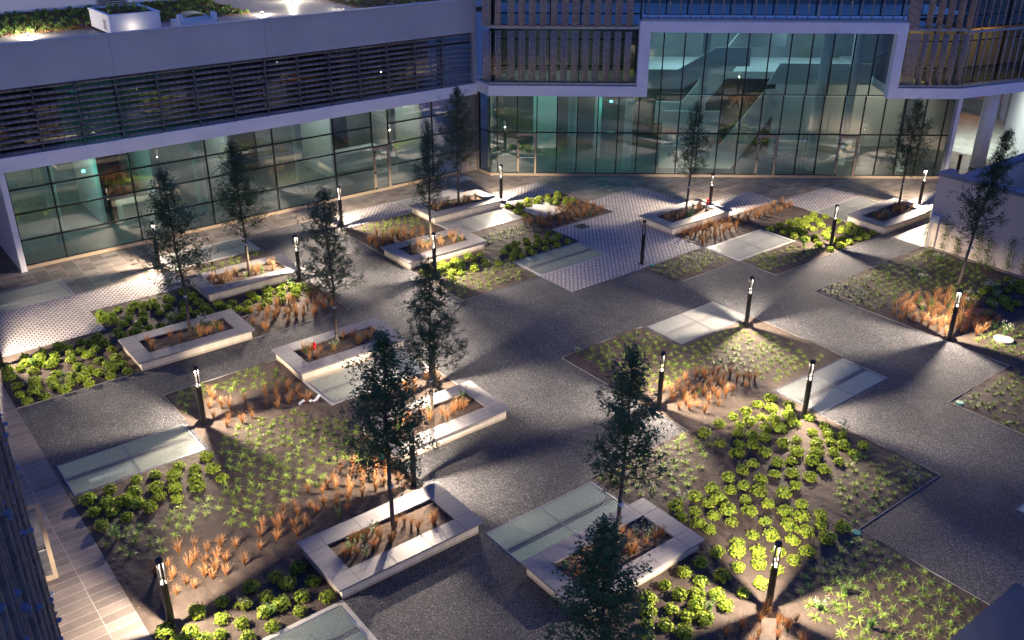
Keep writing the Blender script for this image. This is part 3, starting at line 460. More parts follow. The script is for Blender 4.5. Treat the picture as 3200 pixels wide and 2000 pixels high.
for c in PLANTERS: make_planter(*c)
# the taller one cut by the lower right corner of the picture: full slab top
r = empty('stone_plinth', (wx(2)+2, wy(-6)+1, 0), label='blue-grey slab top of a raised plinth at the lower right corner', cat='plinth')
m = MB(); m.box(-2,2,-1,1,-.3,.84); m.build('wall', M['cream'], r)
m = MB()
for k in range(4):
    for q in range(2): m.box(-2.1+1.05*k+.003,-2.1+1.05*(k+1)-.003,-1.1+1.1*q+.003,-1.1+1.1*(q+1)-.003,.842,.9)
m.build('coping', M['slate'], r)

# ------------------------------------------------------------------ lamps
LAMPS = [((-.88,.78),'beside the tiled walkway at the front left','front left walkway lamp'),((.10,4.77),'at the grate corner of the left bed','left bed lamp'),((3.89,-.82),'beside the pale grate right of the centre bed','right grate lamp'),
 ((3.08,.78),'at the near edge of the centre bed beside copper grass','centre bed lamp'),((4.81,1.85),'at the top of the centre bed, behind its grate','far centre bed lamp'),((6.06,-.81),'at the near edge of the right bed among copper grass','right bed lamp'),
 ((5.12,10.29),'beside the rear left planter','rear left planter lamp'),((6.97,6.57),'behind the rear planter with the hydrant','rear hydrant planter lamp'),((9.25,3.60),'behind the garden wall end','wall end lamp'),
 ((7.17,3.30),'standing among lime shrubs left of the garden wall','lime shrub bed lamp'),((3.11,7.32),'in front of the middle distance planter','middle planter lamp'),((1.95,8.90),'at the right end of the copper grass planter','copper planter lamp'),
 ((3.08,11.22),'at the corner of pavers and gravel near the glass wing','glass wing corner lamp'),((1.93,-3.21),'in the lower right bed among lime shrubs','lower right bed lamp'),((.96,1.43),'half behind a tree, at the far corner of the front planter','front planter lamp'),
 ((1.85,3.59),'half behind a tree, beside the striped grate','striped grate lamp'),((-.93,8.67),'cut by the left frame edge, beside clipped shrubs','left edge lamp'),((LHX,LHY),'hidden behind a tree crown near the left glass hall','glass hall lamp')]
def lamp_proto():
    r = empty('lamp_post', (0,0,0), cat='lamp', group='round pole lamps of the courtyard')
    H, Rr = 2.0, .082
    m = MB(); m.cyl(0,0,0,1.34,Rr,24); m.cyl(0,0,-.02,.012,.125,24); m.build('shaft', M['dark_metal'], r, smooth=False)
    for k in range(4):
        m = MB(); a = k*PI/2; N = 4; s_ = []
        for zc in (1.34, 1.90):
            ring = []
            for q in range(N+1):
                t = a-.30+.60*q/N; ring.append((math.cos(t)*Rr, math.sin(t)*Rr, zc))
            for q in range(N, -1, -1):
                t = a-.30+.60*q/N; ring.append((math.cos(t)*.066, math.sin(t)*.066, zc))
            s_.append(ring)
        n = len(s_[0]); b0 = len(m.v); m.v += s_[0]+s_[1]
        for q in range(n):
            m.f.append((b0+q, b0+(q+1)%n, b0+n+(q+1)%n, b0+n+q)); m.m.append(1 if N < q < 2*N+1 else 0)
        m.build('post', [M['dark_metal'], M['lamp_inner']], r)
    m = MB(); m.cyl(0,0,1.90,2.0,Rr,24); c_ = m.build('cap', M['dark_metal'], r)
    bv = c_.modifiers.new('b', 'BEVEL'); bv.width = .008; bv.segments = 2; bv.limit_method = 'ANGLE'
    m = MB(); m.tube([(0,0,1.341),(0,0,1.36),(0,0,1.40)],[.064,.064,.03],16); m.build('reflector', M['lamp_cone'], r, smooth=False)
    m = MB(); m.tube([(0,0,1.897),(0,0,1.889)],[.03,.024],12); m.build('light_source', M['lamp_glow'], r)
    return r
lp = lamp_proto(); LAMPPOS = []; LROOTS = []
ld = bpy.data.lights.new('lamp_light', 'SPOT'); ld.energy = LAMP_W; ld.spot_size = math.radians(SPOT); ld.spot_blend = BLEND; ld.color = (1, .81, .61); ld.shadow_soft_size = .010
for k, ((ci, cj), where, short) in enumerate(LAMPS):
    p = (wx(ci), wy(cj), 0); LAMPPOS.append((p, short))
    if k == 0: o = lp; o.location = p
    else: o = dup(lp, p)
    o['label'] = 'lit dark pole lamp '+where
    LROOTS.append(o)
p = (wx(5.10), wy(5.20), 0)
o = dup(lp, p, label='unlit dark pole lamp standing on the plaza pavers', group='round pole lamps of the courtyard')
for ch in list(o.children):
    if ch.name.startswith('light_source'): ch.data = ch.data.copy(); ch.data.materials[0] = M['dark_metal']
    if ch.name.startswith('reflector'): ch.data = ch.data.copy(); ch.data.materials[0] = M['coping_blue']
lg = bpy.data.lights.new('lamp_glow_light', 'POINT'); lg.energy = GLOW_W; lg.color = (1, .86, .68); lg.shadow_soft_size = .02
for o in LROOTS:
    lo = bpy.data.objects.new('lamp_light', ld); col.objects.link(lo); lo.parent = o; lo.location = (0,0,1.872)
    lo = bpy.data.objects.new('lamp_glow_light', lg); col.objects.link(lo); lo.parent = o; lo.location = (0,0,1.50)
# ------------------------------------------------------------------ left wing (facade plane y = YL)
YL = 41.95
def KL(x, z, o):
    """a point seen on the glass plane, moved o metres towards the courtyard along the line of sight"""
    k = (YL-o)/YL; return x*k, CZ+(z-CZ)*k
LW = empty('louvred_wing', (18, 44, 0), label='long two-storey white wing with horizontal bamboo louvres and a planted roof', cat='building')
def lb(o): return o
def B(name, mat, parent, boxes, **k):
    m = MB()
    for b in boxes: m.box(*b)
    o = m.build(name, mat, parent, **k)
    if parent: o.matrix_parent_inverse = parent.matrix_world.inverted() if False else Matrix.Translation(-Vector(parent.location)) if parent.parent is None and parent.type == 'EMPTY' else Matrix.Identity(4)
    return o
OUT = .35; yb = YL-OUT
z0b = KL(0, 4.24, OUT)[1]; z1b = KL(0, 4.83, OUT)[1]; xr = KL(30.42, 5, OUT)[0]
# fascia in three lengths with thin joints, proud by OUT
zf0, zf1 = KL(0,7.53,OUT)[1], KL(0,9.17,OUT)[1]
js = [-14, KL(11.6,0,OUT)[0], KL(18.5,0,OUT)[0], xr]
for a, b in zip(js, js[1:]): B('fascia', M['fascia'], LW, [(a+.006, b-.006, yb, yb+.3, zf0, zf1)])
B('coping', M['galv'], LW, [(-14, xr+.1, yb-.03, yb+.34, zf1+.003, zf1+.07)])
B('band', M['white'], LW, [(-14, xr, yb, YL+.5, z0b, z1b)])
B('fascia', M['fascia'], LW, [(KL(30.2,0,OUT)[0], xr-.002, yb+.003, yb+.3, z1b+.002, zf0-.002)])
B('wall', M['white'], LW, [(6.33, 6.56, YL-.28, YL-.02, 0, z0b-.002), (6.33, 6.45, YL-.018, 52, 0, z0b-.002), (-14, 6.3, 52, 52.2, 0, 4.2)])
B('soffit', M['white'], LW, [(-14, 30.2, YL+.51, 52, z0b+.02, z0b+.3)])
# roof and upper floor box
B('roof', M['roof_tile'], LW, [(-14, 30.9, yb+.31, 53.2, 8.55, 8.8)])
B('floor_slab', M['interior_floor'], LW, [(-14, 31.5, YL+.52, 52, z0b+.31, z1b-.02)])
B('interior_wall', M['interior_grey'], LW, [(-14, 31.5, 48.4, 48.5, 4.9, 8.54), (6.5, 29.5, 49.5, 49.6, .02, 4.2)])
B('interior_wall', M['interior_dark'], LW, [(x, x+.12, YL+.8, 48.38, 4.9, 8.54) for x in (3.2, 9.2, 16.0, 22.5, 26.9)])
B('interior_floor', M['interior_floor'], LW, [(6.46, 30, YL+.02, 49.48, .004, .03)])
B('interior_wall', M['interior'], LW, [(10.9,11.05,45.5,49.48,.03,4.1),(13.2,13.35,YL+2.5,49.48,.03,4.1),(17.5,17.65,46,49.48,.03,4.1),(22.9,23.05,YL+3,49.48,.03,4.1),(27.9,28.05,YL+2,49.48,.03,4.1)])
for x in (8.6, 15.3, 20.6, 26.2):
    m = MB(); m.cyl(0,0,.03,4.15,.24,20); c_ = m.build('column', M['interior'], LW, smooth=False); c_.location = (x-18, YL+2.2-44, 0)
# ground floor glazing: bays between mullions
MX = [6.60, 8.25, 11.54, 14.97, 18.28, 21.51, 23.70, 24.68, 27.40, 29.14]
TR = [.15, 1.28, 2.44, 3.48, 4.42]
def bay(parent, org, ex, ey, a, b, zs, door=False, gm='glass', fm='black_frame', fw=.035, dep=.09, verts=True):
    """glazing bay between a and b on the plane through org (ex along, ey outwards): frame with panes as sub-part"""
    f = MB(); o = (org[0]-parent.location.x, org[1]-parent.location.y)
    if not door:
        f.obox(o, ex, ey, a-fw*.8, a+fw*.8, -dep*.5, dep*.5, zs[0], zs[-1])
        for z in zs[1:-1]: f.obox(o, ex, ey, a+fw*.8, b-fw*.8, -dep*.4, dep*.4, z-fw, z+fw)
        f.obox(o, ex, ey, a+fw*.8, b-fw*.8, -dep*.4, dep*.4, zs[0], zs[0]+fw)
        w_ = f.build('window', M[fm], parent)
        g = MB()
        for z0_, z1_ in zip(zs, zs[1:]): g.obox(o, ex, ey, a+fw*.8, b-fw*.8, -.012, .0, z0_+fw, z1_-fw)
        g2 = MB()
        for z0_, z1_ in zip(zs, zs[1:]):
            P = lambda t, z: (o[0]+ex[0]*t, o[1]+ex[1]*t, z); g2.face([P(a+fw*.8,z0_+fw),P(b-fw*.8,z0_+fw),P(b-fw*.8,z1_-fw),P(a+fw*.8,z1_-fw)])
        g2.build('pane', M[gm], w_); return w_
    h = 2.38
    f.obox(o, ex, ey, a, a+.11, -.05, .08, 0, h); f.obox(o, ex, ey, b-.11, b, -.05, .08, 0, h); f.obox(o, ex, ey, a+.11, b-.11, -.05, .08, h-.13, h); f.obox(o, ex, ey, a+.11, b-.11, -.05, .08, 0, .14)
    d = f.build('door', M['bronze'], parent)
    g = MB(); P = lambda t, z: (o[0]+ex[0]*t, o[1]+ex[1]*t, z); g.face([P(a+.11,.14),P(b-.11,.14),P(b-.11,h-.13),P(a+.11,h-.13)]); g.build('pane', M[gm], d)
    g = MB(); g.obox(o, ex, ey, a+.12, b-.12, .02, .05, 1.0, 1.03); g.build('push_bar', M['galv'], d)
    for z in (.2, 1.05, 1.95, 2.15): g = MB(); g.obox(o, ex, ey, a+.0, a+.09, .081, .12, z-.05, z+.05); g.build('hinge', M['hinge'], d)
    f = MB(); f.obox(o, ex, ey, a-fw*.8, a+fw*.8, -.045, .045, h, zs[-1]); f.obox(o, ex, ey, a+fw*.8, b-fw*.8, -.04, .04, h+.002, h+.06)
    w_ = f.build('window', M[fm], parent)
    g = MB(); g.face([P(a+fw*.8,h+.06),P(b-fw*.8,h+.06),P(b-fw*.8,zs[-1]),P(a+fw*.8,zs[-1])]); g.build('pane', M[gm], w_)
    return d
for a, b in zip(MX, MX[1:]): bay(LW, (0,YL), (1,0), (0,-1), a, b, TR, door=(a == 23.70))
B('sill', M['bronze'], LW, [(a+.004, b-.004, YL-.07, YL+.05, .0, .149) for a, b in zip(MX, MX[1:]) if a != 23.70])
# grey panels at the inner corner
B('wall_panel', M['graypanel'], LW, [(29.17, 29.62, YL-.03, YL+.06, .0, 4.5), (29.63, 30.30, YL-.03, YL+.06, .0, 2.5), (29.63, 30.30, YL-.03, YL+.06, 2.53, 4.5)])
m = MB(); m.box(29.67-18,29.72-18,YL-.06-44,YL-.031-44,0,2.45); m.box(30.2-18,30.25-18,YL-.06-44,YL-.031-44,0,2.45); m.box(29.72-18,30.2-18,YL-.06-44,YL-.031-44,2.4,2.45); m.build('door_frame', M['bronze'], LW)
# first-floor glazing behind the louvres
UX = [-13.4]+[1.66*k-11.7 for k in range(26)]
for k in range(0, 25, 2):
    a, b = UX[k+1], UX[k+1]+3.32
    if a < 30: bay(LW, (0,YL+.35), (1,0), (0,-1), a, min(b,30.3), [4.86, 5.6, 7.0, 8.5], gm='glass_dark')
# louvre panels: one per bay
LX = [KL(x,0,.2)[0] for x in (8.27-1.655*5, 8.27-1.655*4, 8.27-1.655*3, 8.27-1.655*2, 8.27-1.655, 8.27, 9.91, 11.56, 13.29, 14.95, 16.62, 18.28, 19.93, 21.6, 23.2, 24.85, 26.5, 28.15, 30.05)]
ys = YL-.2
for a, b in zip(LX, LX[1:]):
    m = MB(); ox, oy = 18, 44
    for k in range(11):
        z = KL(0, 4.97+.248*k, .2)[1]
        m.tube([(a+.05-ox, ys-oy-.02, z-.016), (b-.03-ox, ys-oy-.02, z-.016)], [.030,.030], 8, 0)
        m.tube([(a+.05-ox, ys-oy+.04, z), (b-.03-ox, ys-oy+.04, z)], [.030,.030], 8, 0)
        m.tube([(a+.05-ox, ys-oy+.10, z+.016), (b-.03-ox, ys-oy+.10, z+.016)], [.030,.030], 8, 0)
    lo = m.build('louvre', M['slat'], LW, smooth=True)
    m = MB(); m.box(a-.013-ox, a+.013-ox, ys-.08-oy, ys+.14-oy, KL(0,4.83,.2)[1], KL(0,7.53,.2)[1]); m.build('louvre_post', M['post_grey'], LW)
# roof: planted area, back wall, things standing on it
sg = MB()
def clump(m, x, y, z, r, h, n, mi, w_=.02):
    for k in range(n):
        a = random.uniform(0, 2*PI); rr = r*math.sqrt(random.random()); px, py = x+rr*math.cos(a), y+rr*math.sin(a)
        hh = h*random.uniform(.5, 1.1); b = random.uniform(0, 2*PI); dx, dy = math.cos(b)*w_, math.sin(b)*w_; lx, ly = random.uniform(-.4,.4)*hh, random.uniform(-.4,.4)*hh
        m.face([(px-dx,py-dy,z),(px+dx,py+dy,z),(px+dx*.6+lx,py+dy*.6+ly,z+hh),(px-dx*.6+lx,py-dy*.6+ly,z+hh)], mi)
def roofgreen(x, y):
    if not 46.6 < y < 53.1: return False
    if x > 19.9 and y < 46.6+(x-19.9)*1.2: return False
    if 19.9 < x < 25.2: return False
    if 12.1 < x < 14.7 and y < 46.9: return False
    return True
m = MB(); m.box(-13.9,19.9,46.6,53.15,8.801,8.86); m.box(25.2,30.8,43,53.15,8.801,8.86)
tag(m.build('roof_substrate', plain('red_brown_substrate',(.17,.115,.085),.95,var=.5,scale=6,bump=.8)), kind='structure')
cols_ = [leafmat('sedum_olive',(.17,.20,.05),(.26,.28,.07),.7), leafmat('sedum_red',(.20,.05,.03),(.28,.09,.04),.7), leafmat('sedum_yellow',(.30,.25,.03),(.40,.33,.05),.7), leafmat('fern_green',(.18,.30,.06),(.28,.42,.10),.6,.2)]
random.seed(5)
for k in range(3400):
    x = random.uniform(4, 19.9) if k < 2600 else random.uniform(25.2, 30.8); y = random.uniform(46.65, 53.1) if k < 2600 else random.uniform(43, 53)
    if 12.1 < x < 14.7 and y < 46.9: continue
    clump(sg, x, y, 8.85, .16, .07, 12, random.choice((0,0,1,2)), .025)
for k in range(420):
    x = random.uniform(4, 19.9) if k < 400 else random.uniform(25.2, 30.8); y = random.uniform(46.65, 53.1) if k < 400 else random.uniform(43, 53)
    clump(sg, x, y, 8.85, .12, .17, 14, 3, .03)
for k in range(14): clump(sg, random.choice((8.7,9.3,17.5,21.2,21.9))+random.uniform(-.5,.5), yb+.5, 8.8, .15, .38, 12, 3, .03)
tag(sg.build('roof_sedum', cols_), 'low red, yellow and green sedum and ferns covering the white wing roof', 'sedum', kind='stuff')
RW = tag(B('roof_wall', M['white'], None, [(-14, 33, 53.2, 53.5, 8.6, 13)]), 'plain pale wall rising behind the planted roof at the top left', 'wall')
rb = empty('roof_planter', (13.38,45.2,8.8), label='white box planter with red sedum standing on the wing roof', cat='planter')
m = MB(); m.box(-1.1,1.1,-1.4,1.45,.12,.86); m.build('body', M['white'], rb)
m = MB(); m.box(-1.04,1.04,-1.34,1.39,-.0,.119); m.build('base', M['dark_metal'], rb)
m = MB(); m.box(-1.13,1.13,-1.43,-1.28,.862,.92); m.box(-1.13,1.13,1.33,1.48,.862,.92); m.box(-1.13,-.98,-1.28,1.33,.862,.92); m.box(.98,1.13,-1.28,1.33,.862,.92); m.build('rim', M['white'], rb)
m = MB()
for k in range(170): clump(m, random.uniform(-.9,.9), random.uniform(-1.2,1.25), .85, .12, .08, 10, random.choice((0,1,1)), .02)
for k in range(16): clump(m, random.uniform(-.9,.9), random.uniform(-1.2,1.25), .85, .08, .26, 10, 3, .025)
m.box(-.97,.97,-1.27,1.32,.80,.865,0)
m.build('planting', cols_, rb)
m = MB()
for k in range(7): m.box(-1.13,-1.102,-.85,-.55,.25+.06*k,.285+.06*k)
m.build('vent_grille', M['galv'], rb)
sk = empty('roof_skylight', (16.0,43.9,8.8), label='small curved glass skylight with white end plates on the roof edge', cat='skylight')
m = MB(); m.box(-.85,.85,-.6,.6,0,.42); m.build('curb', M['white'], sk)
m = MB(); n = 10
for k in range(n):
    a0, a1 = PI*k/n, PI*(k+1)/n; P = lambda a, y: (-.68*math.cos(a), y, .42+.3*math.sin(a)); m.face([P(a0,-.5),P(a1,-.5),P(a1,.5),P(a0,.5)])
m.face([(-.68*math.cos(PI*k/n),-.5,.42+.3*math.sin(PI*k/n)) for k in range(n+1)]); m.build('dome', M['glass_small'], sk, smooth=True)
m = MB(); m.box(-.87,-.69,-.62,-.3,.421,.72); m.box(.69,.87,-.62,-.3,.421,.72); m.build('end_plate', M['white'], sk)
vt = empty('roof_vent', (14.1,49.3,8.8), label='square louvred ventilation box on the planted roof', cat='vent')
m = MB(); m.box(-.5,.5,-.5,.5,0,1.5); m.build('core', M['dark_metal'], vt)
m = MB()
for k in range(14): m.box(-.58,.58,-.58,.58,.1+.1*k,.15+.1*k)
m.box(-.6,.6,-.6,.6,1.505,1.56); m.build('louvre', M['galv'], vt)
for k, (x, y, e, wh) in enumerate(((9.45,46.15,260,'at the left edge of the sedum'),(20.3,46.15,160,'in the middle of the roof slabs'),(23.6,49.6,300,'far out on the roof slabs'),(27.6,51.8,1300,'washing the pale roof wall, top centre'),(13.2,43.55,7,'at the foot of the white roof planter'))):
    r = empty('roof_spotlight', (x,y,8.8), label='glaring small roof floodlight '+wh, cat='light', group='floodlights on the roof')
    m = MB(); m.cyl(0,0,0,.10,.035,12); m.box(-.05,.05,-.02,.05,.10,.14); m.build('housing', M['dark_metal'], r)
    m = MB(); m.box(-.04,.04,-.035,-.0205,.105,.135); m.build('lens', M['roof_glow'], r)
    l_ = bpy.data.lights.new('roof_spot_light','POINT'); l_.energy = e; l_.color = (1,.88,.68); l_.shadow_soft_size = .03
    lo = bpy.data.objects.new('roof_spot_light', l_); col.objects.link(lo); lo.parent = r; lo.location = (0,-.1,.34)

# ------------------------------------------------------------------ glass hall building (plane through P0, e along, n outwards)
e = Vector((.77902508,-.62699277)); n = Vector((-.62699277,-.77902508)); P0 = Vector((31.27,39.93))+n*.055
D = -(P0.dot(n)); sC = -(P0.dot(e))
D = abs(D)
def KB(s, z, o): k = (D-o)/D; return sC+(s-sC)*k, CZ+(z-CZ)*k
GH = empty('glass_hall', (42, 33, 0), label='glass fronted hall with white framed atrium window and vertical bamboo fins', cat='building')
o0 = (P0.x-42, P0.y-33)
def BB(name, mat, boxes, parent=None):
    """boxes in facade coordinates: s0, s1, o0, o1 (outwards), z0, z1"""
    m = MB()
    for b in boxes: m.obox(o0, e, n, *b)
    return m.build(name, M[mat] if isinstance(mat, str) else mat, parent or GH)
OB = .5
b0, b1 = KB(0,4.39,OB)[1], KB(0,4.94,OB)[1]
fL, fR = KB(6.62,0,OB)[0], KB(20.47,0,OB)[0]; oL, oR = KB(7.19,0,OB)[0], KB(19.97,0,OB)[0]
fT, oT = KB(0,8.28,OB)[1], KB(0,7.70,OB)[1]+.03
sE = KB(23.78,0,OB)[0]
BB('band', 'white', [(-1.25, fL-.002, -.4, OB, b0, b1)]); BB('band', 'white', [(fR+.002, sE, -.4, OB, b0, b1)])
BB('window_frame', 'white', [(fL, oL, -.05, OB, b0, fT), (oR, fR, -.05, OB, b0, fT), (oL+.001, oR-.001, -.05, OB, oT, fT)])
# band turning at the left chamfer to meet the louvred wing, and at the right end
m = MB(); a_ = P0+e*(-1.25)+n*OB; m.hexa([(xr-42,yb-33,b0),(a_.x-42,a_.y-33,b0),(P0.x-e.x*1.25-42,P0.y-e.y*1.25-33,b0),(xr-42+.3,YL-33,b0)],[(xr-42,yb-33,b1),(a_.x-42,a_.y-33,b1),(P0.x-e.x*1.25-42,P0.y-e.y*1.25-33,b1),(xr-42+.3,YL-33,b1)]); m.build('band', M['white'], GH)
E1 = P0+e*sE+n*OB
e2 = Vector((54.23-49.79, 23.81-25.01)).normalized(); n2 = Vector((e2.y, -e2.x)); o2 = (E1.x-42, E1.y-33)
if n2.dot(n) < 0: n2 = -n2
m = MB(); m.obox(o2, e2, n2, .002, 22, -.9, 0, b0, b1); m.build('band', M['white'], GH)
# ground floor glazing
SG = [-1.21, -.81, .28, 1.38]+[1.38+1.092*k for k in range(1, 20)]
SG = [-1.21,-.81,.28]+[1.34+1.0955*k for k in range(0, 21)]
SG = [s_ for s_ in SG if s_ < 23.4]+[23.73]
oP = (P0.x, P0.y)
for a, b in zip(SG, SG[1:]):
    dr = any(abs(a-q) < .3 for q in (.28, 13.38, 17.77))
    inop = a > 7.0 and b < 20.2
    bay(GH, oP, e, n, a, b, [.14, 2.43, 4.5 if inop else 4.52], door=dr)
    if not dr: BB('sill', 'bronze', [(a+.004, b-.004, -.05, .07, 0, .139)])
# return pieces at the left corner
cA = P0+e*(-1.21)
bay(GH, (30.31, YL-.35), (0,-1), (-1,0), 0, YL-.35-cA.y, [.14, 2.43, 4.52])
m = MB(); m.box(30.27-42, 30.35-42, YL-.34-33, YL-.03-33, 0, 4.5); m.build('wall_panel', M['graypanel'], GH)
m = MB(); m.box(30.24-42, 30.38-42, cA.y-33, YL-.35-33, 0, .139); m.build('sill', M['bronze'], GH)
# atrium glazing above
SA = [6.81]+[7.9+1.1044*k for k in range(0, 11)]+[20.03]
for a, b in zip(SA, SA[1:]): bay(GH, oP, e, n, a, b, [4.53, 8.0])
# second floor glazing above the frame, pushed back a little; bamboo poles in front
for k in range(13):
    a = 6.8+1.1*k; bay(GH, (P0.x-n.x*.1, P0.y-n.y*.1), e, n, a, a+1.1, [fT+.25, 12.2], gm='glass_dark')
BB('ledge', 'galv', [(fL+.1, fR-.1, -.3, OB-.08, fT+.002, fT+.11)])
# glazing behind the fins
for fl, zs in ((0, [b1+.02, 5.9, 7.3, 7.85]), (1, [8.0, 8.6, 10.8, 12.2])):
    for s0, s1, st in ((-1.2, 6.7, 1.58), (20.5, 23.6, 1.55)):
        k = s0
        while k < s1-.1: bay(GH, (P0.x-n.x*.45, P0.y-n.y*.45), e, n, k, min(k+st, s1+.05), zs, gm='glass_dark'); k += st
oR2 = (E1.x-n2.x*.95, E1.y-n2.y*.95)
for fl, zs in ((0, [b1+.02, 5.9, 7.3, 7.85]), (1, [8.0, 8.6, 10.8, 12.2])):
    for k in range(8): bay(GH, oR2, e2, n2, k*1.7, k*1.7+1.7, zs, gm='glass_dark')
# rails
zr = 7.93
for rb_ in [(-1.3, fL-.02, OB-.35, OB-.23, KB(0,7.93,.3)[1]-.05, KB(0,7.93,.3)[1]+.06), (-1.3, fL-.02, OB-.4, OB-.06, b1+.06, b1+.14), (fR+.02, sE, OB-.35, OB-.23, KB(0,7.93,.3)[1]-.05, KB(0,7.93,.3)[1]+.06), (fR+.02, sE, OB-.4, OB-.06, b1+.06, b1+.14)]: BB('rail', 'galv', [rb_])
m = MB(); m.obox(o2, e2, n2, 0, 14, -.35, -.23, 7.83, 7.93); m.obox(o2, e2, n2, 0, 14, -.4, -.06, b1+.06, b1+.14); m.build('rail', M['galv'], GH)
# bamboo fins
def fin(org, ex, ey, s, o, z0_, z1_, ang, npole=5, pitch=.082, rad=.033, split=None):
    m = MB(); d = Vector((math.cos(ang), math.sin(ang)))
    for k in range(npole):
        t = (k-(npole-1)/2)*pitch; a, b = s+d.x*t, o+d.y*t
        x, y = org[0]+ex[0]*a+ey[0]*b, org[1]+ex[1]*a+ey[1]*b
        j = random.uniform(-.006,.006)
        zz = [z0_, (z0_+z1_)/2-.01, (z0_+z1_)/2+.01, z1_] if split else [z0_, z1_]
        r_ = rad*random.uniform(.88, 1.1)
        m.tube([(x,y,z0_),(x+j,y,z1_)], [r_, r_*.95], 7)
        zz = z0_+random.uniform(.1,.4)
        while zz < z1_-.05:
            m.tube([(x,y,zz-.009),(x,y,zz+.009)], [r_*1.09]*2, 7, 2, False); zz += random.uniform(.3,.42)
    if npole > 1:
        L = (npole-1)/2*pitch+.05
        for zc in (z0_+.02, (z0_+z1_)/2, z1_+.012):
            a0, bb0, a1, bb1 = s-d.x*L, o-d.y*L, s+d.x*L, o+d.y*L
            m.tube([(org[0]+ex[0]*a0+ey[0]*bb0, org[1]+ex[1]*a0+ey[1]*bb0, zc),(org[0]+ex[0]*a1+ey[0]*bb1, org[1]+ex[1]*a1+ey[1]*bb1, zc)], [.012,.012], 5, 1)
    return m.build('bamboo_fin', [M['bamboo'], M['galv'], M['node']], GH, smooth=True)
for z0_, z1_ in ((b1+.15, 7.78), (8.02, 12.3)):
    for k in range(12):
        s = KB(-.35+.556*k+.28,0,.3)[0]
        if s < 6.45: fin(o0, e, n, s, .28, z0_, z1_, -.42)
    # curved corner at the left
    for k in range(6): fin(o0, e, n, -1.55-.02*k+.17*k*.6, .02+.05*k, z0_, z1_, 0, 1)
    fin(o0, e, n, -.75, .24, z0_, z1_, .15, 4)
    fin(o0, e, n, 20.5 if z0_ > 8 else 20.75, .28, z0_, z1_, .05, 8)
    for k in range(5): fin(o0, e, n, KB(21.45+.52*k,0,.3)[0], .28, z0_, z1_, 1.12)
    for k in range(14): fin(o2, e2, n2, .35+.50*k, -.28, z0_, z1_, 0, 1, rad=.045)
for k in range(26):
    s = 6.95+.56*k*.97
    if s < 20.6: fin(o0, e, n, s, .30, fT+.12, 12.3, 0, 1, rad=.032)
BB('wall', 'interior_dark', [(6.62, 6.70, -.45, -.05, fT, 12.3), (20.45, 20.5, -.45, -.05, fT, 12.3)])
# interior: slabs, back wall, columns, stair parapets
BB('floor_slab', 'interior', [(-1.2, 7.1, -9, -.5, 4.52, 4.95), (20.05, 23.7, -9, -.5, 4.52, 4.95), (7.1, 20.05, -9, -4.6, 4.45, 4.85), (-1.2, 23.7, -9, -.5, 7.86, 8.0)])
BB('interior_floor', 'interior_floor', [(-1.2, 23.7, -9, -.06, .002, .02)])
BB('interior_wall', 'interior_grey', [(-1.2, 23.7, -9.15, -9.01, 0, 12.2), (23.62, 23.78, -9, .12, 0, 4.5), (-1.4, -1.25, -9, -1.5, 0, 4.5)])
BB('interior_wall', 'interior_dark', [(-1.2, -1.0, -6, -.5, 4.95, 12.2), (6.9, 7.05, -6, -.5, 4.96, 7.85), (20.1, 20.25, -6, -.5, 4.96, 7.85)])
BB('interior_wall', 'interior_grey', [(-1.0, 6.9, -4.2, -4.1, 4.96, 7.85)])
BB('interior_wall', 'interior_warm', [(20.3, 23.6, -4.2, -4.1, 4.96, 7.85), ])
BB('interior_wall', 'interior', [(18.2, 23.5, -6.5, -6.4, .02, 4.4)])
BB('interior_wall', 'interior', [(1.2, 2.6, -5.5, -5.3, .02, 4.5), (4.9, 5.1, -6, -3.4, .02, 4.5), (8.6, 11.9, -3.2, -3.05, .02, 2.9), (15.2, 17.6, -4.6, -4.45, .02, 4.4)])
for s_, o_, rr in ((3.35,-1.6,.24),(6.45,-1.3,.24),(10.6,-2.6,.26),(16.9,-1.5,.27),(18.9,-2.6,.27),(21.9,-1.4,.24)):
    m = MB(); m.cyl(0,0,.02,7.85 if 7.2 < s_ < 20 else 4.5,rr,22); c_ = m.build('column', M['interior'], GH, smooth=False)
    q = P0+e*s_+n*o_; c_.location = (q.x-42, q.y-33, 0)
def quadwall(pts, t, mat='interior'):
    """sloping parapet: polygon in (s,z) at depth o, thickness t"""
    m = MB(); o_ = pts[0]; poly = pts[1:]
    P = lambda s, z, o: (o0[0]+e.x*s+n.x*o, o0[1]+e.y*s+n.y*o, z)
    m.face([P(s,z,o_) for s, z in poly]); m.face([P(s,z,o_-t) for s, z in poly][::-1])
    for (s_a,z_a), (s_b,z_b) in zip(poly, poly[1:]+poly[:1]): m.face([P(s_a,z_a,o_),P(s_a,z_a,o_-t),P(s_b,z_b,o_-t),P(s_b,z_b,o_)])
    return m.build('stair_parapet', M[mat], GH)
quadwall([-2.2,(7.4,4.35),(9.4,4.35),(11.4,5.6),(13.0,5.6),(13.0,6.6),(11.1,6.6),(9.1,5.4),(7.4,5.4)], .14)
quadwall([-3.6,(8.2,2.1),(10.2,2.1),(13.4,6.4),(15.2,6.4),(15.2,7.5),(12.8,7.5),(9.7,3.3),(8.2,3.3)], .14)
quadwall([-1.5,(8.3,.02),(12.4,.02),(14.6,3.4),(14.6,4.5),(13.9,4.5),(11.6,1.3),(8.3,1.3)], .14)
quadwall([-2.6,(14.2,4.55),(19.9,4.55),(19.9,5.7),(14.8,5.7)], .14)
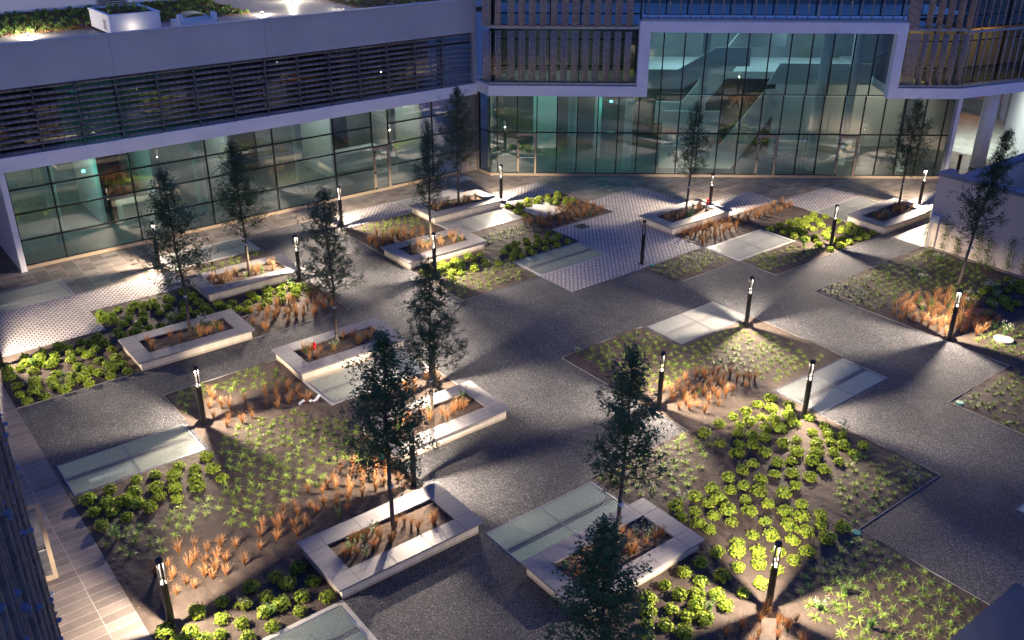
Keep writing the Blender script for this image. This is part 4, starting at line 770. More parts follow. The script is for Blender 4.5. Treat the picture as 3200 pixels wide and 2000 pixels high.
# mobile scaffold inside
scf = empty('mobile_scaffold', (P0.x+e.x*15.6-n.x*1.5, P0.y+e.y*15.6-n.y*1.5, .03), math.atan2(e.y,e.x), label='aluminium mobile scaffold standing inside the glass hall', cat='scaffold')
m = MB()
for a in (-.8,.8):
    for b in (-.35,.35): m.tube([(a,b,.1),(a,b,2.3)],[.025,.025],6)
    for z in (.4,.75,1.1,1.45,1.8,2.1): m.tube([(a,-.35,z),(a,.35,z)],[.015,.015],5)
m.tube([(-.8,-.35,.3),(.8,-.35,1.1)],[.015,.015],5); m.tube([(-.8,.35,1.1),(.8,.35,.3)],[.015,.015],5); m.tube([(-.8,-.35,1.7),(.8,-.35,1.7)],[.018,.018],5)
m.build('frame', M['chrome'], scf); m = MB(); m.box(-.8,.8,-.33,.33,1.15,1.2); m.build('platform', M['galv'], scf)
for a in (-.8,.8):
    for b in (-.35,.35): m = MB(); m.tube([(a-.02,b,.07),(a+.02,b,.07)],[.07,.07],10); m.build('wheel', M['green_cap'], scf)
# end pier and the lit passage on the right
q = P0+e*23.78
BB('wall', 'white', [(23.79, 23.98, -1.2, .1, 0, b0-.002)])
cl = empty('round_column', (53.05,24.75,0), label='thick round white column in the lit passage at the right', cat='column')
m = MB(); m.cyl(0,0,.0,b0+.4,.40,28); m.build('shaft', M['white'], cl, smooth=True)
m = MB(); m.cyl(0,0,.0,.12,.42,28); m.build('base', M['graypanel'], cl)
m = MB(); m.obox((66.6,30.4), Vector((57.6-66.6,24.47-30.4)).normalized(), Vector((.55,-.835)), 0, 26, 0, .3, 0, 4.6); pw = tag(m.build('passage_wall', M['white']), 'white wall with a narrow door beside the lit passage', 'wall')
pw2 = MB(); dd = Vector((57.6-66.6,24.47-30.4)).normalized(); pw2.obox((66.6,30.4), dd, Vector((-.55,.835)), 2.6, 3.5, .002, .03, 0, 2.2); pw2.build('door', M['concrete'], pw)
m = MB(); m.box(66.3,66.55,20,50,0,.85); tag(m.build('low_parapet', M['concrete']), 'low concrete parapet under orange lit railings beyond the passage', 'parapet')
fe = empty('railing', (66.42,35,.85), label='orange lit railing of thin vertical bars above the low parapet', cat='railing')
m = MB()
for k in range(110): m.box(-.02,.02,-7+.17*k-.02,-7+.17*k+.02,0,2.2)
m.box(-.03,.03,-7,12,.0,.06); m.build('bars', M['galv'], fe)
m = MB(); m.face([(67,5,.2),(110,5,6),(110,70,6),(67,70,.2)]); tag(m.build('slope_ground', plain('dry_slope',(.2,.13,.07),.95,var=.4,scale=1)), kind='structure')
m = MB(); m.obox((0,0), e, n, 0,0,0,0,0,0)
# hall roof/soffit over the passage
m = MB(); s2 = [ (E1.x,E1.y), (E1.x+e2.x*22,E1.y+e2.y*22), (E1.x+e2.x*22+9,E1.y+e2.y*22+26), (66.5,46), (E1.x-e.x*3+2,E1.y+12)]
m.face([(x-42,y-33,b0+.3) for x, y in s2]); m.build('soffit', M['white'], GH)
# black post in the passage
m = MB(); m.cyl(0,0,0,1.0,.09,14); m.cyl(0,0,1.0,1.03,.1,14); tag(m.build('bollard', M['dark_metal'], loc=(51.6,25.1,0)), 'short black bollard behind the garden wall coping', 'bollard')
# camera on the inner corner
sc_ = empty('security_camera', (30.6,YL-.6,4.25), label='small white security camera under the band at the inner corner', cat='camera')
m = MB(); m.box(-.05,.05,-.28,.05,-.05,.06); m.build('body', M['white'], sc_); m = MB(); m.box(-.02,.02,.0,.06,.06,.25); m.build('bracket', M['white'], sc_)
# interior area lights: unseen, most of them added to brighten the rooms
def arealight(name, loc, size, power, color, sy=None, rot=(0,0,0)):
    l_ = bpy.data.lights.new(name, 'AREA'); l_.shape = 'RECTANGLE'; l_.size = size; l_.size_y = sy or size; l_.energy = power; l_.color = color
    o = bpy.data.objects.new(name, l_); col.objects.link(o); o.location = loc; o.rotation_euler = rot; return o
q = lambda s, o: P0+e*s+n*o
def ceil(name, s, o, z, size, power, color, sy=None):
    v = q(s, o); return arealight(name, (v.x, v.y, z), size, power, color, sy, (0,0,math.atan2(e.y,e.x)))
for x in (9.6, 16.3, 21.6, 27): arealight('hall_fill_light', (x, YL+4.2, 4.15), 3, 16*INT, (.93,1,.93), 4)
ceil('hall_fill_light', 3.2, -4.5, 4.4, 5, 15*INT, (.75,1,.95)); ceil('hall_fill_light', 10, -5, 7.8, 4, 38*INT, (.55,.86,1)); ceil('hall_fill_light', 17, -5, 7.8, 5, 34*INT, (.55,.84,1)); ceil('hall_fill_light', 21.5, -4, 4.4, 3, 16*INT, (1,.85,.65))
ceil('upper_room_light', 22, -2.6, 7.7, 2.6, 8*INT, (1,.62,.2), 1.5)
ceil('upper_room_light', 2.5, -2.4, 7.7, 4, 6*INT, (.9,.85,.75), 1.5)  # added fill, no fitting known in this room
v = Vector(E1)+e2*4-n2*2.6; arealight('upper_room_light', (v.x, v.y, 7.7), 5, 15*INT, (1,.6,.18), 2)
m = MB(); m.obox(o2, e2, n2, 0, 14, -4.3, -4.2, b1, 7.9); m.build('interior_wall', M['interior_warm'], GH)
m = MB(); m.obox(o2, e2, n2, 0, 14, -4.3, -1, 7.9, 8.0); m.obox(o2, e2, n2, 0, 14, -4.3, -1, 4.9, 5.0); m.build('floor_slab', M['interior_dark'], GH)
for x in (12, 24): arealight('upper_room_light', (x, YL+3.5, 8.4), 4, 4*INT, (.35,.9,.85) if x == 12 else (1,.8,.6), 2)  # added fill for the upper rooms behind the louvres
B('interior_door', M['interior_dark'], LW, [(12.0,13.1,49.42,49.49,.03,2.3)]); B('interior_door', M['interior_dark'], LW, [(19.2,20.6,49.42,49.49,.03,2.3)]); B('interior_door', M['interior_dark'], LW, [(25.2,26.3,49.42,49.49,.03,2.3)])
B('counter', M['interior'], LW, [(11.6,14.0,44.6,45.5,.03,1.1)]); B('counter', M['interior'], LW, [(23.4,26.5,46,46.8,.03,1.1)])
# teal emergency lights
for nm, loc in (('emergency_light', (10.3, YL+3.0, 2.9)), ('emergency_light', (10.6, YL+3, 7.6)), ('emergency_light', tuple(q(5.6,-3.2))+(3.4,)), ('emergency_light', tuple(q(.9,-3.8))+(4.1,))):
    r = empty(nm, loc, label='teal glowing emergency light seen through the glass, '+{0:'left hall'}.get(0), cat='light', group='teal emergency lights indoors')
    m = MB(); m.box(-.06,.06,-.04,.04,-.05,.05); m.build('housing', M['teal_light'], r)
    l_ = bpy.data.lights.new('teal_light','POINT'); l_.energy = 7*INT; l_.color = (.05,1,.8); l_.shadow_soft_size = .1
    lo = bpy.data.objects.new('teal_light', l_); col.objects.link(lo); lo.parent = r; lo.location = (0,0,-.15)
for o_, lab in zip([o for o in bpy.data.objects if o.name.startswith('emergency_light')], ('in the left glass hall behind the second bay','on the upper floor behind the louvres','behind the glass hall beside its sixth mullion','high in the glass hall above the first door')): o_['label'] = 'teal emergency light '+lab
# passage lights (bright, out of view under the soffit)
for x, y in ((54.5,28.2),(56.8,26.6),(58.5,27.6)): arealight('passage_light', (x,y,4.3), .5, 110, (.88,1,.93)).data.spread = math.radians(150)
l_ = bpy.data.lights.new('street_light','POINT'); l_.energy = 260; l_.color = (1,.38,.08); l_.shadow_soft_size = .2
lo = bpy.data.objects.new('street_light', l_); col.objects.link(lo); lo.location = (71.5,34.5,4.2)
# ------------------------------------------------------------------ garden wall on the right
gw = empty('garden_wall', (39.75,14,0), label='tall beige rendered garden wall with a blue-grey metal coping', cat='wall')
m = MB(); m.box(0,.34,-22,6.1,0,3.3); m.build('wall', M['garden_wall'], gw)
m = MB()
for k in range(9): m.box(-.06,.42,6.16-3.1*(k+1)+.006,6.16-3.1*k-.006,3.302,3.46)
m.box(.425,.95,5.75,6.16,3.302,3.44); m.build('coping', M['coping_blue'], gw)
g2 = empty('stair_wall', (45,19.1,0), label='lower angled wall behind the garden wall, cream edge under its coping', cat='wall')
m = MB(); m.box(-4.85,9,-.17,.17,0,3.25); m.build('wall', M['garden_wall'], g2)
m = MB(); m.box(-4.85,9,-.22,.24,3.302,3.44); m.build('coping', M['coping_blue'], g2)
m = MB(); m.box(-4.85,9,-.20,.20,3.252,3.30); m.build('trim', M['bronze'], g2)
ub = empty('utility_box', (39.5,19.85,0), label='small grey utility box on a thin post against the garden wall', cat='box')
m = MB(); m.tube([(0,0,0),(0,0,1.45)],[.03,.03],8); m.build('post', M['plastic_grey'], ub)
m = MB(); m.box(-.1,.14,-.36,.06,1.25,1.62); o = m.build('body', M['plastic_grey'], ub); bv = o.modifiers.new('b','BEVEL'); bv.width = .02
m = MB(); m.tube([(0,0,1.45),(0,.04,1.86)],[.045,.045],8); m.build('mast', M['plastic_grey'], ub)

# ------------------------------------------------------------------ bamboo screen on the near building at the left
D0 = Vector((math.cos(math.radians(84.2)), math.sin(math.radians(84.2)))); Q0 = Vector((-D0.y, D0.x))
bs = empty('bamboo_screen', (0,0,0), label='close upright bamboo pole screen with blue topped brackets at the left edge', cat='screen')
random.seed(3)
t = 2.0; k = 0
while t < 19:
    off = .40-.024*(t-3)*.95 if t < 16 else .10
    c_ = D0*t+Q0*(off+random.uniform(-.03,.09)); r_ = random.uniform(.040,.056)
    m = MB(); z = .3+random.uniform(0,.4); pts = [(c_.x,c_.y,z)]; rads = [r_]
    while z < 15.2:
        z += random.uniform(.28,.42); pts += [(c_.x,c_.y,z-.012),(c_.x,c_.y,z),(c_.x,c_.y,z+.012)]; rads += [r_,r_*1.13,r_]
    m.tube(pts, rads, 12)
    if k < 98: m.build('bamboo_pole', M['bamboo2'], bs, smooth=True)
    if k < 98:
        z = CZ-t*math.tan(math.radians(random.uniform(27,47)))
        if z > 1: m = MB(); d_ = c_-Q0*(r_+.008); m.cyl(d_.x, d_.y, z, z+.02, .03+.0006*k, 12); m.build('bracket', M['coping_blue'], bs)
    k += 1; t += .19
dw = empty('open_glass_door', (2.36,20.88,0), PI, label='champagne framed glass door standing open over the tiled walkway', cat='door')
m = MB(); m.box(0,.10,-.03,.03,.06,2.3); m.box(1.0,1.1,-.03,.03,.06,2.3); m.box(.1,1.0,-.03,.03,2.2,2.3); m.box(.1,1.0,-.03,.03,.06,.2); m.build('frame', M['bronze'], dw)
m = MB(); m.face([(.1,0,.2),(1.0,0,.2),(1.0,0,2.2),(.1,0,2.2)]); m.build('pane', M['glass_small'], dw)
m = MB(); m.tube([(.13,.06,1.02),(.13,.06,1.05),(.3,.06,1.05)],[.015,.015,.012],8); m.tube([(.12,.03,1.04),(.13,.08,1.04)],[.02,.02],8); m.build('handle', M['hinge'], dw)
m = MB(); m.tube([(.1,.04,1.0),(1.0,.04,1.0)],[.015,.015],8); m.build('push_bar', M['galv'], dw)
nb = MB(); nb.box(-6,.9,20.9,40,0,8); nbo = tag(nb.build('near_wing', M['white']), 'white side building behind the bamboo screen, left of the walkway', 'building')

# ------------------------------------------------------------------ trees
def leaf(m, p, s, mi=0, up=.5):
    a = random.uniform(0, 2*PI); d = Vector((math.cos(a), math.sin(a), random.uniform(-.6,.5))).normalized()
    w_ = d.cross(Vector((random.uniform(-up,up),random.uniform(-up,up),1))).normalized()*s*.36; d = d*s
    m.face([p, p+d*.5+w_, p+d, p+d*.5-w_], mi)
def tree_mesh(seed, H=6.0, W=1.05, base=1.95, nb_=64, dens=1.0):
    random.seed(seed); tk = MB(); cr_ = MB()
    bend = [Vector((0,0,0))]; x = y = 0
    for k in range(1, 13): x += random.uniform(-.03,.03); y += random.uniform(-.03,.03); bend.append(Vector((x,y,H*.97*k/12)))
    tk.tube(bend, [.062*(1-.9*k/12)+.004 for k in range(13)], 8)
    def at(z): k = min(11, int(z/(H*.97)*12)); f = z/(H*.97)*12-k; return bend[k].lerp(bend[k+1], min(1,f))
    def prof(z):
        u = (z-base)/(H-base)
        for (a, r0), (b, r1) in zip(((0,.45),(.12,.9),(.28,1.0),(.5,.82),(.72,.5),(.88,.25),(1,.06)), ((.12,.9),(.28,1.0),(.5,.82),(.72,.5),(.88,.25),(1,.06),(1.01,.05))):
            if u <= b: return (r0+(r1-r0)*(u-a)/(b-a))*W
        return .05
    for k in range(nb_):
        u_ = (k/nb_)**.85; z0_ = base-.1+(H-base-.35)*u_; a = k*2.4+random.uniform(-.5,.5); p0 = at(z0_)
        rise = random.uniform(.45,.85)*(1-.45*u_); zt = z0_+rise; R1 = prof(min(zt,H*.99))*random.uniform(.6,1.2)
        tip = at(min(zt,H*.96))+Vector((math.cos(a)*R1, math.sin(a)*R1, 0)); mid = p0.lerp(tip,.5)+Vector((math.cos(a)*.10*R1,math.sin(a)*.10*R1,-.06))
        tk.tube([p0,mid,tip],[.017*(1-.6*u_),.010,.003],5,0,False)
        nt_ = max(4, int(13*R1+2))
        for q_ in range(nt_):
            f = .22+.80*q_/nt_; f = min(f,1); c_ = (p0.lerp(mid,f*2) if f < .5 else mid.lerp(tip,f*2-1))
            sp = .05+.15*R1
            t2 = c_+Vector((random.gauss(0,sp),random.gauss(0,sp),random.gauss(.06,sp*1.1)))
            if random.random() < .7: tk.tube([c_,t2],[.0045,.002],3,0,False)
            for r in range(int(random.uniform(10,30)*dens)):
                leaf(cr_, t2.lerp(c_,random.random()*.5)+Vector((random.gauss(0,.05),random.gauss(0,.05),random.gauss(0,.06))), random.uniform(.05,.085))
    return tk, cr_
TREES = []
for sd, kw in ((21,dict(W=1.2,nb_=70,dens=.78)),(22,dict(W=1.22,nb_=66,dens=.76)),(23,dict(W=.98,dens=.7)),(24,dict(W=.78,nb_=64,dens=1.25,base=1.7))):
    tk, cr_ = tree_mesh(sd, **kw); TREES.append((tk, cr_, sd))
tp = []
for tk, cr_, sd in TREES:
    r = empty('courtyard_tree', (0,0,0), cat='tree', group='young upright trees')
    tk.build('trunk', M['bark'], r, smooth=True); cr_.build('crown', M['tree_leaf'], r)
    b_ = MB(); b_.cyl(0,0,0,.05,.066,10); t_ = b_.build('tie_band', M['tie'], r); t_.location = (0,0,1.42)
    tp.append(r)
TP = [(2.08,1.03,0,0,1.0,(0,0),'growing in the front middle planter, tallest in view of the gravel'),(2.1,1.0,2,1.2,1.0,(1,-2),'growing in the lower right planter, seen against the gravel'),
 (2.0,1.2,1,2.1,1.0,(1,5),'rising from the planter with the red hydrant'),(2.15,1.0,1,3.3,1.08,(0,7),'dense crowned, in the planter beside the clipped shrubs'),(1.9,1.0,1,5.2,.93,(1,2),'in the planter jutting into the gravel, before a lit lamp'),
 (2.05,.8,0,4.2,.98,(1,9),'in the copper grass planter before the glass wing'),(1.75,.8,2,2.8,.98,(3,8),'in the middle distance planter, thin crowned'),(2.2,1.1,0,1.5,1.0,(4,10),'in the rear left planter near the inner corner'),
 (2.0,1.0,2,.4,.95,(6,6),'in the rear planter before the atrium window'),(2.7,1.0,0,5.6,.95,(8,3),'in the right rear planter before the glass hall')]
used = set()
for dx, dy, v, rz, s_, (i, j), lab in TP:
    p = (wx(i)+dx, wy(j)+dy, soilz-.02); lb_ = 'slender tree '+lab
    if v not in used: used.add(v); o = tp[v]; o.location = p; o.rotation_euler = (0,0,rz); o.scale = (s_,)*3; o['label'] = lb_
    else: dup(tp[v], p, rz, s_, lb_)
o = tp[3]; o.location = (36.7,16.8,0); o.rotation_euler = (.05,.17,0); o.scale = (1.12,)*3; o['label'] = 'slim leaning tree in the right bed before the garden wall'
dup(tp[1], (TX, TY, -.0), 2.5, .9, 'tree cut by the bottom edge, crown over the lower right planter')

# ------------------------------------------------------------------ plants
def shrub_mesh(seed):
    random.seed(seed); m = MB(); R1 = .155
    for k in range(150):
        u = random.random(); th = math.acos(1-u*1.05) if u < .95 else PI/2; a = random.uniform(0,2*PI); rr = R1*random.uniform(.72,1.2)
        d = Vector((math.sin(th)*math.cos(a), math.sin(th)*math.sin(a), math.cos(th)*.85)); c_ = Vector((0,0,.07))+d*rr
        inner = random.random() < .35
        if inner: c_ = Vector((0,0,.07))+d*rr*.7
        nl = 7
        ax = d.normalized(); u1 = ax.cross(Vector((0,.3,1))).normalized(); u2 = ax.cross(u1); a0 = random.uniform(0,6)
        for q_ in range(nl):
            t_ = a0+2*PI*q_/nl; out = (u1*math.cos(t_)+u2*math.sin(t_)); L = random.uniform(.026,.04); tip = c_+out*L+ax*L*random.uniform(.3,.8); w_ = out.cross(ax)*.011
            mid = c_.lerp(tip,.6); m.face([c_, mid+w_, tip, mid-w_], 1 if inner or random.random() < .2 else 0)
        if not inner and random.random() < .5:
            for q_ in range(3):
                t_ = a0+2.1*q_; out = (u1*math.cos(t_)+u2*math.sin(t_)); tip = c_+out*.015+ax*.04; w_ = out.cross(ax)*.009; m.face([c_, c_.lerp(tip,.6)+w_, tip, c_.lerp(tip,.6)-w_], 0)
    for k in range(10):
        a = random.uniform(0,2*PI); m.tube([(0,0,0),(math.cos(a)*.14,math.sin(a)*.14,.16)],[.006,.004],3,1,False)
    return m
def tuft_mesh(seed, n_=34, L0=.30, wd=.0125):
    random.seed(seed); m = MB()
    for k in range(n_):
        a = random.uniform(0,2*PI); L = L0*random.uniform(.55,1.1); el = random.uniform(.5,1.45); c_, s_ = math.cos(a), math.sin(a); w_ = wd*random.uniform(.7,1.2)
        P = []; r_, z_ = .01, .0; n2_ = 4; mi = 1 if random.random() < .14 else 0
        if mi: el *= .5
        for q_ in range(n2_+1):
            ww = w_*(1-.75*q_/n2_); P.append((Vector((c_*r_-s_*ww, s_*r_+c_*ww, z_)), Vector((c_*r_+s_*ww, s_*r_-c_*ww, z_)))); st = L/n2_; r_ += math.cos(el)*st; z_ = max(.006, z_+math.sin(el)*st); el -= random.uniform(.35,.6)
        for (a0,a1),(b0_,b1_) in zip(P,P[1:]): m.face([a0,a1,b1_,b0_], mi)
    return m
def grass_mesh(seed, n_=80, H=.60, sp=.15):
    random.seed(seed); m = MB()
    for k in range(n_):
        a = random.uniform(0,2*PI); h = H*random.uniform(.5,1.1); lean = random.uniform(.1,1)*sp*2; c_, s_ = math.cos(a), math.sin(a); b0_ = random.uniform(0,.03); ww = .0055
        P = []
        for q_ in range(5):
            f = q_/4; r_ = b0_+lean*f**2.2; z_ = h*(f-.18*f**3*(lean/sp)); w2 = ww*(1-.7*f); b_ = a+1.2; P.append((Vector((c_*r_-math.sin(b_)*w2, s_*r_+math.cos(b_)*w2, z_)), Vector((c_*r_+math.sin(b_)*w2, s_*r_-math.cos(b_)*w2, z_))))
        for (a0,a1),(c0,c1) in zip(P,P[1:]): m.face([a0,a1,c1,c0], 0)
    return m
def weed_mesh(seed, H=.6, flow=True):
    random.seed(seed); m = MB()
    for k in range(6):
        a = random.uniform(0,2*PI); h = H*random.uniform(.6,1.1); l_ = random.uniform(.05,.22); tip = Vector((math.cos(a)*l_,math.sin(a)*l_,h)); m.tube([(0,0,0),tip*.5+Vector((0,0,h*.05)),tip],[.006,.004,.002],3,0,False)
        for q_ in range(20): leaf(m, tip*(q_/20)+Vector((0,0,.02)), random.uniform(.04,.08), 0)
        if flow:
            for q_ in range(5): c_ = tip+Vector((random.gauss(0,.04),random.gauss(0,.04),random.gauss(0,.05))); m.tube([c_,c_+Vector((0,0,.014))],[.010,.010],5,1)
    return m
def protos(fn, seeds, mats): return [fn(s_) for s_ in seeds], mats
def mesh_of(m, name, mats):
    o = m.build(name, mats); me = o.data; bpy.data.objects.remove(o); return me
SHM = [mesh_of(shrub_mesh(100+k), 'round_shrub', [M['lime'], M['shrub_dark']]) for k in range(5)]
TUM = [mesh_of(tuft_mesh(200+k), 'green_tuft', [M['blade'], M['straw']]) for k in range(5)]
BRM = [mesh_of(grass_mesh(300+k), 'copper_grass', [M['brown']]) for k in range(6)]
WDM = [mesh_of(weed_mesh(400+k, .5, k < 2), 'leafy_weed', [M['weed'], M['petal']]) for k in range(4)]
MARKS = [(Vector(p[:2]), 'the '+s_) for p, s_ in LAMPPOS]+[(Vector((wx(i)+2,wy(j)+1)), s_) for (i,j), s_ in {(0,0):'the front middle planter',(1,-2):'the lower right planter',(1,2):'the gravel side planter',(1,5):'the hydrant planter',(0,7):'the left planter',(1,9):'the copper grass planter',(3,8):'the middle distance planter',(4,10):'the rear left planter',(6,6):'the rear hydrant planter',(8,3):'the right rear planter'}.items()]
MARKS += [(Vector((28.0,31.5)),'the drain cover'),(Vector((34.4,14.7)),'the rusty plate'),(Vector((2.4+33.1-2.3,13.1)),'the round concrete lid'),(Vector((wx(4)+2,wy(-1)+1)),'the right grate'),(Vector((wx(4)+2,wy(2)+1)),'the centre bed grate'),(Vector((wx(-1)+2,wy(4)+1)),'the walkway grate'),(Vector((wx(-1)+2,wy(-1)+1)),'the bottom edge grate'),(Vector((wx(2.95),wy(-3.03))),'the green cap by the gravel tip'),(Vector((wx(6.44),wy(3.9))),'the ribbed far grate'),(Vector((39.75,16)),'the garden wall'),(Vector((wx(3),wy(3))),'the centre bed left tip'),(Vector((wx(5.5),wy(-2.5))),'the right edge bed tip')]
ORD = ['closest']+[w_+' closest' for w_ in 'second third fourth fifth sixth seventh eighth ninth tenth eleventh twelfth thirteenth fourteenth fifteenth sixteenth seventeenth eighteenth nineteenth twentieth'.split()]
DIRS = [('glass hall side',Vector((1,.0))),('louvred wing side',Vector((0,1))),('walkway side',Vector((-1,0))),('near corner side',Vector((0,-1)))]
def labels(pts, what):
    buckets = {}
    for k, p in enumerate(pts):
        v = Vector(p); mk = min(range(len(MARKS)), key=lambda q_: (MARKS[q_][0]-v).length); d = v-MARKS[mk][0]; di = max(range(4), key=lambda q_: DIRS[q_][1].dot(d))
        buckets.setdefault((mk,di), []).append((d.length, k))
    out = {}
    for (mk,di), l_ in buckets.items():
        for r, (_, k) in enumerate(sorted(l_)):
            out[k] = '%s %s to %s, %s' % (what, ORD[min(r,19)], MARKS[mk][1], DIRS[di][0])
    return out
def dec(s_): return [tuple(int(v)/100 for v in a.split(',')) for a in s_.split()]
def scatter(pts, meshes, name, what, cat, grp, smin, smax, zf, limit=300, single=None):
    random.seed(len(pts)); order = sorted(range(len(pts)), key=lambda k: pts[k][0]**2+pts[k][1]**2)
    big = order[:limit]; rest = order[limit:]; lab = labels([pts[k][:2] for k in big], what)
    for q_, k in enumerate(big):
        p = pts[k]; o = bpy.data.objects.new(name, random.choice(meshes)); col.objects.link(o); s_ = random.uniform(smin,smax)
        o.location = (p[0],p[1],p[2] if len(p) > 2 else zf(*p[:2])); o.rotation_euler = (random.uniform(-.06,.06),random.uniform(-.06,.06),random.uniform(0,6.28)); o.scale = (s_*random.uniform(.93,1.07),s_*random.uniform(.93,1.07),s_*random.uniform(.85,1.1))
        o['label'] = lab[q_]; o['category'] = cat; o['group'] = grp
    if rest:
        V = []; F = []; I = []; off = 0
        for k in rest:
            p = pts[k]; me = random.choice(meshes); a = random.uniform(0,6.28); s_ = random.uniform(smin,smax); c_, n_ = math.cos(a)*s_, math.sin(a)*s_; z_ = p[2] if len(p) > 2 else zf(*p[:2])
            V += [(p[0]+v.co.x*c_-v.co.y*n_, p[1]+v.co.x*n_+v.co.y*c_, z_+v.co.z*s_) for v in me.vertices]
            F += [tuple(i_+off for i_ in f.vertices) for f in me.polygons]; I += [f.material_index for f in me.polygons]; off = len(V)
        me = bpy.data.meshes.new(name+'s_far'); me.from_pydata(V,[],F)
        for mt in meshes[0].materials: me.materials.append(mt)
        me.polygons.foreach_set('material_index', I); o = bpy.data.objects.new(single[0], me); col.objects.link(o); tag(o, single[1], cat, kind='stuff')
zb = lambda x, y: bedz(x, y)-.01
scatter(dec(SHRUBS), SHM, 'round_shrub', 'lime shrub', 'shrub', 'round lime green shrubs planted in rows', .90, 1.28, zb, 300, ('far_shrubs','small lime and dark green shrubs in the rear beds'))
scatter(dec(TUFTS), TUM, 'grass_tuft', 'green tuft', 'plant', 'green arching tufts planted in rows', .58, .86, zb, 300, ('far_tufts','small green tufts filling the farther beds'))
br = dec(BROWNS)
random.seed(9)
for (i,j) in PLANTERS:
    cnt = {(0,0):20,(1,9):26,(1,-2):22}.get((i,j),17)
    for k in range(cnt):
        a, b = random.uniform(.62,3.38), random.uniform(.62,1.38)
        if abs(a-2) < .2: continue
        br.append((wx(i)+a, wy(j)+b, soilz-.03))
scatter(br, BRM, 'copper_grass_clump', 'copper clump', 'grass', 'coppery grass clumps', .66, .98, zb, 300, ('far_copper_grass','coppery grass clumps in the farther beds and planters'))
wd = []
for (i,j) in PLANTERS:
    for k in range(4): wd.append((wx(i)+random.uniform(.65,3.35), wy(j)+random.uniform(.6,1.4), soilz-.03))
random.seed(12)
for k in range(46):
    c_ = random.choice(beds); 
    if c_[0] < 7 or k % 2: x, y = wx(c_[0])+random.uniform(.3,3.7), wy(c_[1])+random.uniform(.2,1.8); wd.append((x, y, zb(x,y)))
for k in range(34): x, y = random.uniform(32.2,39.3), random.uniform(15.5,21.5); 
for k in range(40):
    x, y = random.uniform(32,39.3), random.uniform(13.5,19.6); wd.append((x, y, zb(x,y)))
scatter(wd, WDM, 'leafy_weed', 'loose leafy weed', 'weed', 'loose leafy weeds among the planting', .6, 1.1, zb)
# climbers on the garden wall
def vine_mesh(seed, H):
    random.seed(seed); m = MB(); x = 0; pts = [(0,0,0)]
    for k in range(1,9): x += random.uniform(-.09,.09); pts.append((-.02,x,H*k/8))
    m.tube(pts,[.008]*9,4,0,False)
    for p in pts[1:]:
        for k in range(46): leaf(m, Vector(p)+Vector((-abs(random.gauss(0,.05)),random.gauss(0,.10),random.gauss(0,H/14))), random.uniform(.045,.08), 0)
    return m
for k, (y, h) in enumerate(((20.0,1.75),(19.2,1.35),(18.6,.8),(17.8,1.5),(17.15,1.25),(16.3,1.4),(15.6,1.75),(14.5,.9),(13.6,1.1))):
    o = vine_mesh(500+k, h).build('climbing_plant', M['weed'], loc=(39.70,y,0)); tag(o, ['tallest climber at the left end, beside the utility box post','climber just right of the utility box','low climber, third along the garden wall','climber behind the leaning tree trunk, fourth along','fifth climber along the garden wall','sixth climber along the garden wall','tall climber right of the leaning tree','short climber toward the right frame edge','last climber at the right frame edge'][k], 'climbing plant', 'climbers trained up the garden wall')

# ------------------------------------------------------------------ small things
def hydrant(x, y, z, rz, lab, fr):
    r = empty('fire_hydrant', (x,y,z), rz, label=lab, cat='hydrant', group='red hydrants in planters')
    m = MB(); m.tube([(0,0,0),(0,0,.06),(0,0,.20),(0,0,.24)],[.10,.10,.055,.05],16); m.build('base', M['chrome'], r, smooth=True)
    m = MB(); m.tube([(0,0,.241),(0,0,.44),(0,0,.47),(0,0,.52),(0,0,.54)],[.045,.05,.062,.055,.02],14); m.build('body', M['red'], r, smooth=True)
    for s_ in (-1, 1): m = MB(); m.tube([(.03*s_,0,.39),(.10*s_,0,.39)],[.03,.03],10); m.build('outlet', M['red'], r)
    m = MB(); m.cyl(0,0,.541,.58,.02,6); m.build('valve', M['red'], r)
hydrant(wx(1)+.92, wy(5)+.80, soilz, .6, 'red hydrant on a shiny steel cone in the left planter', 0)
hydrant(wx(6)+3.3, wy(6)+.80, soilz, .3, 'red hydrant under the lamp in the rear planter', 1)
for k, ((x, y), lab) in enumerate((((8.79,27.18),'in the left bed right of its lamp'),((28.1,26.03),'near the unlit lamp'),((19.29,9.96),'at the gravel tip in the lower right bed, the largest'),((27.71,11.75),'at the tip of the right edge bed'),((27.0,30.24),'beside the dark shrubs by the plaza'),((7.75,35.73),'at the corner of the far left shrub bed'),((11.25,20.59),'behind the front tree crown'))):
    m = MB(); m.tube([(0,0,-.03),(0,0,.03),(0,0,.035)],[.12,.12,.10],20); tag(m.build('valve_cover', M['green_cap'], loc=(x,y,bedz(x,y)+.012)), 'round green plastic valve cover '+lab, 'cover', 'green valve covers')
rp = empty('rusty_plate', (34.4,14.72,.06), math.atan2(-.2,-1)+.02, label='square rust brown steel plate in the right bed', cat='plate')
m = MB(); m.box(-.42,.42,-.42,.42,.12,.14); m.build('top', M['rust'], rp); m = MB(); m.box(-.38,.38,-.38,.38,-.1,.119); m.build('box', M['rust'], rp)
m = MB(); m.tube([(0,0,-.03),(0,0,.07),(0,0,.075)],[.34,.34,.33],32); tag(m.build('concrete_lid', M['concrete'], loc=(33.15,13.1,.03)), 'pale round concrete lid among tufts in the right bed', 'lid')
m = MB(); m.box(-.8,.8,-.85,.85,-.05,.045); tag(m.build('concrete_slab', M['concrete'], loc=(wx(5.35),wy(9.12),.03)), 'pale square concrete slab set in the rear grass bed', 'slab')
m = MB(); m.box(-.5,.5,-.36,.36,.0,.008); tag(m.build('floor_hatch', M['concrete'], loc=(wx(5.29),wy(12.48),0)), 'small pale hatch in the tiles near the inner corner', 'hatch')
dc = empty('drain_cover', (28.91,31.43,0), label='small dark square drain cover in the plaza pavers', cat='drain')
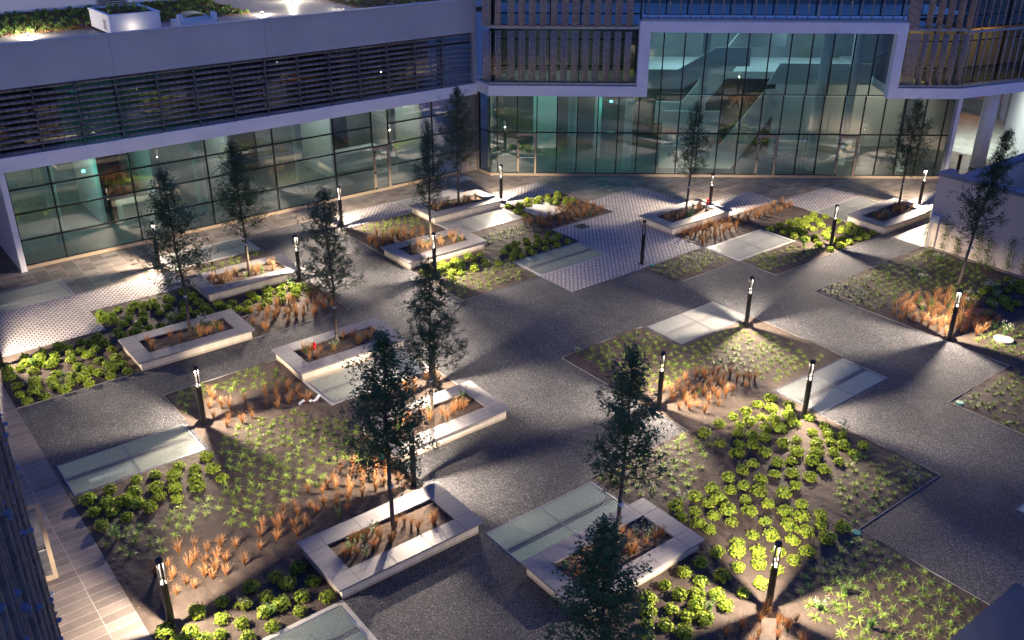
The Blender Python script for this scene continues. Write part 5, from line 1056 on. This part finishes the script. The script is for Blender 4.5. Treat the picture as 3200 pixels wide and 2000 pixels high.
m = MB(); m.box(-.27,.27,-.27,-.23,0,.012); m.box(-.27,.27,.23,.27,0,.012); m.box(-.27,-.23,-.23,.23,0,.012); m.box(.23,.27,-.23,.23,0,.012); m.build('frame', M['dark_metal'], dc)
m = MB()
for k in range(7): m.box(-.225,.225,-.2+.065*k-.018,-.2+.065*k+.018,.0,.009)
m.build('bars', M['dark_metal'], dc)
m = MB(); random.seed(2)
for k in range(9):
    x = -.4+.09*k; y = .1*math.sin(k*.9); m.face([(x,y,.02+.03*random.random()),(x+.1,y+.05,.03),(x+.11,y+.16,.02+.04*random.random()),(x+.0,y+.13,.05)])
tag(m.build('cloth_scrap', M['cloth'], loc=(11.06,24.6,bedz(11.06,24.6)+.01)), 'crumpled white cloth strip lying in the left bed', 'cloth')
m = MB(); m.face([(0,0,.01),(.12,.05,.05),(.2,.0,.02),(.1,-.07,.03)]); m.face([(.05,.02,.02),(.1,.12,.06),(.18,.1,.02)]); tag(m.build('fallen_leaf', M['straw'], loc=(32.6,38.6,0)), 'dry brown leaf lying before the glass hall sill', 'leaf')
rc = empty('recessed_cover', (31.0,27.2,0), label='faint square outline of a recessed cover in the gravel below the unlit lamp', cat='cover')
m = MB(); m.box(-.5,.5,-.5,-.485,0,.014); m.box(-.5,.5,.485,.5,0,.014); m.box(-.5,-.485,-.484,.484,0,.014); m.box(.485,.5,-.484,.484,0,.014); m.build('frame', M['galv'], rc)
# dead leaves on the bed cloth
random.seed(18); m = MB()
for k in range(900):
    c_ = random.choice(beds); x, y = wx(c_[0])+random.uniform(.1,3.9), wy(c_[1])+random.uniform(.1,1.9); z = bedz(x,y)+.012; s_ = random.uniform(.012,.045); a = random.uniform(0,6); m.face([(x,y,z),(x+s_*math.cos(a),y+s_*math.sin(a),z+.012),(x+s_*math.cos(a+1.2),y+s_*math.sin(a+1.2),z)], 0)
tag(m.build('dead_leaves', [M['straw']]), 'tiny dead leaves strewn over the brown bed cloth', 'litter', kind='stuff')
# scattered leaves and litter on gravel
random.seed(8); m = MB(); cells_ = [c for c, k_ in kind.items() if k_ == 'G']
for k in range(260):
    c_ = random.choice(cells_); x, y = wx(c_[0])+random.uniform(.1,3.9), wy(c_[1])+random.uniform(.1,1.9); s_ = random.uniform(.015,.04); a = random.uniform(0,6); m.face([(x,y,.012),(x+s_*math.cos(a),y+s_*math.sin(a),.02),(x+s_*math.cos(a+1.2),y+s_*math.sin(a+1.2),.012)], random.choice((0,0,1)))
tag(m.build('leaf_litter', [M['straw'], M['concrete']]), 'tiny dry leaves and pale chips strewn over the gravel', 'litter', kind='stuff')
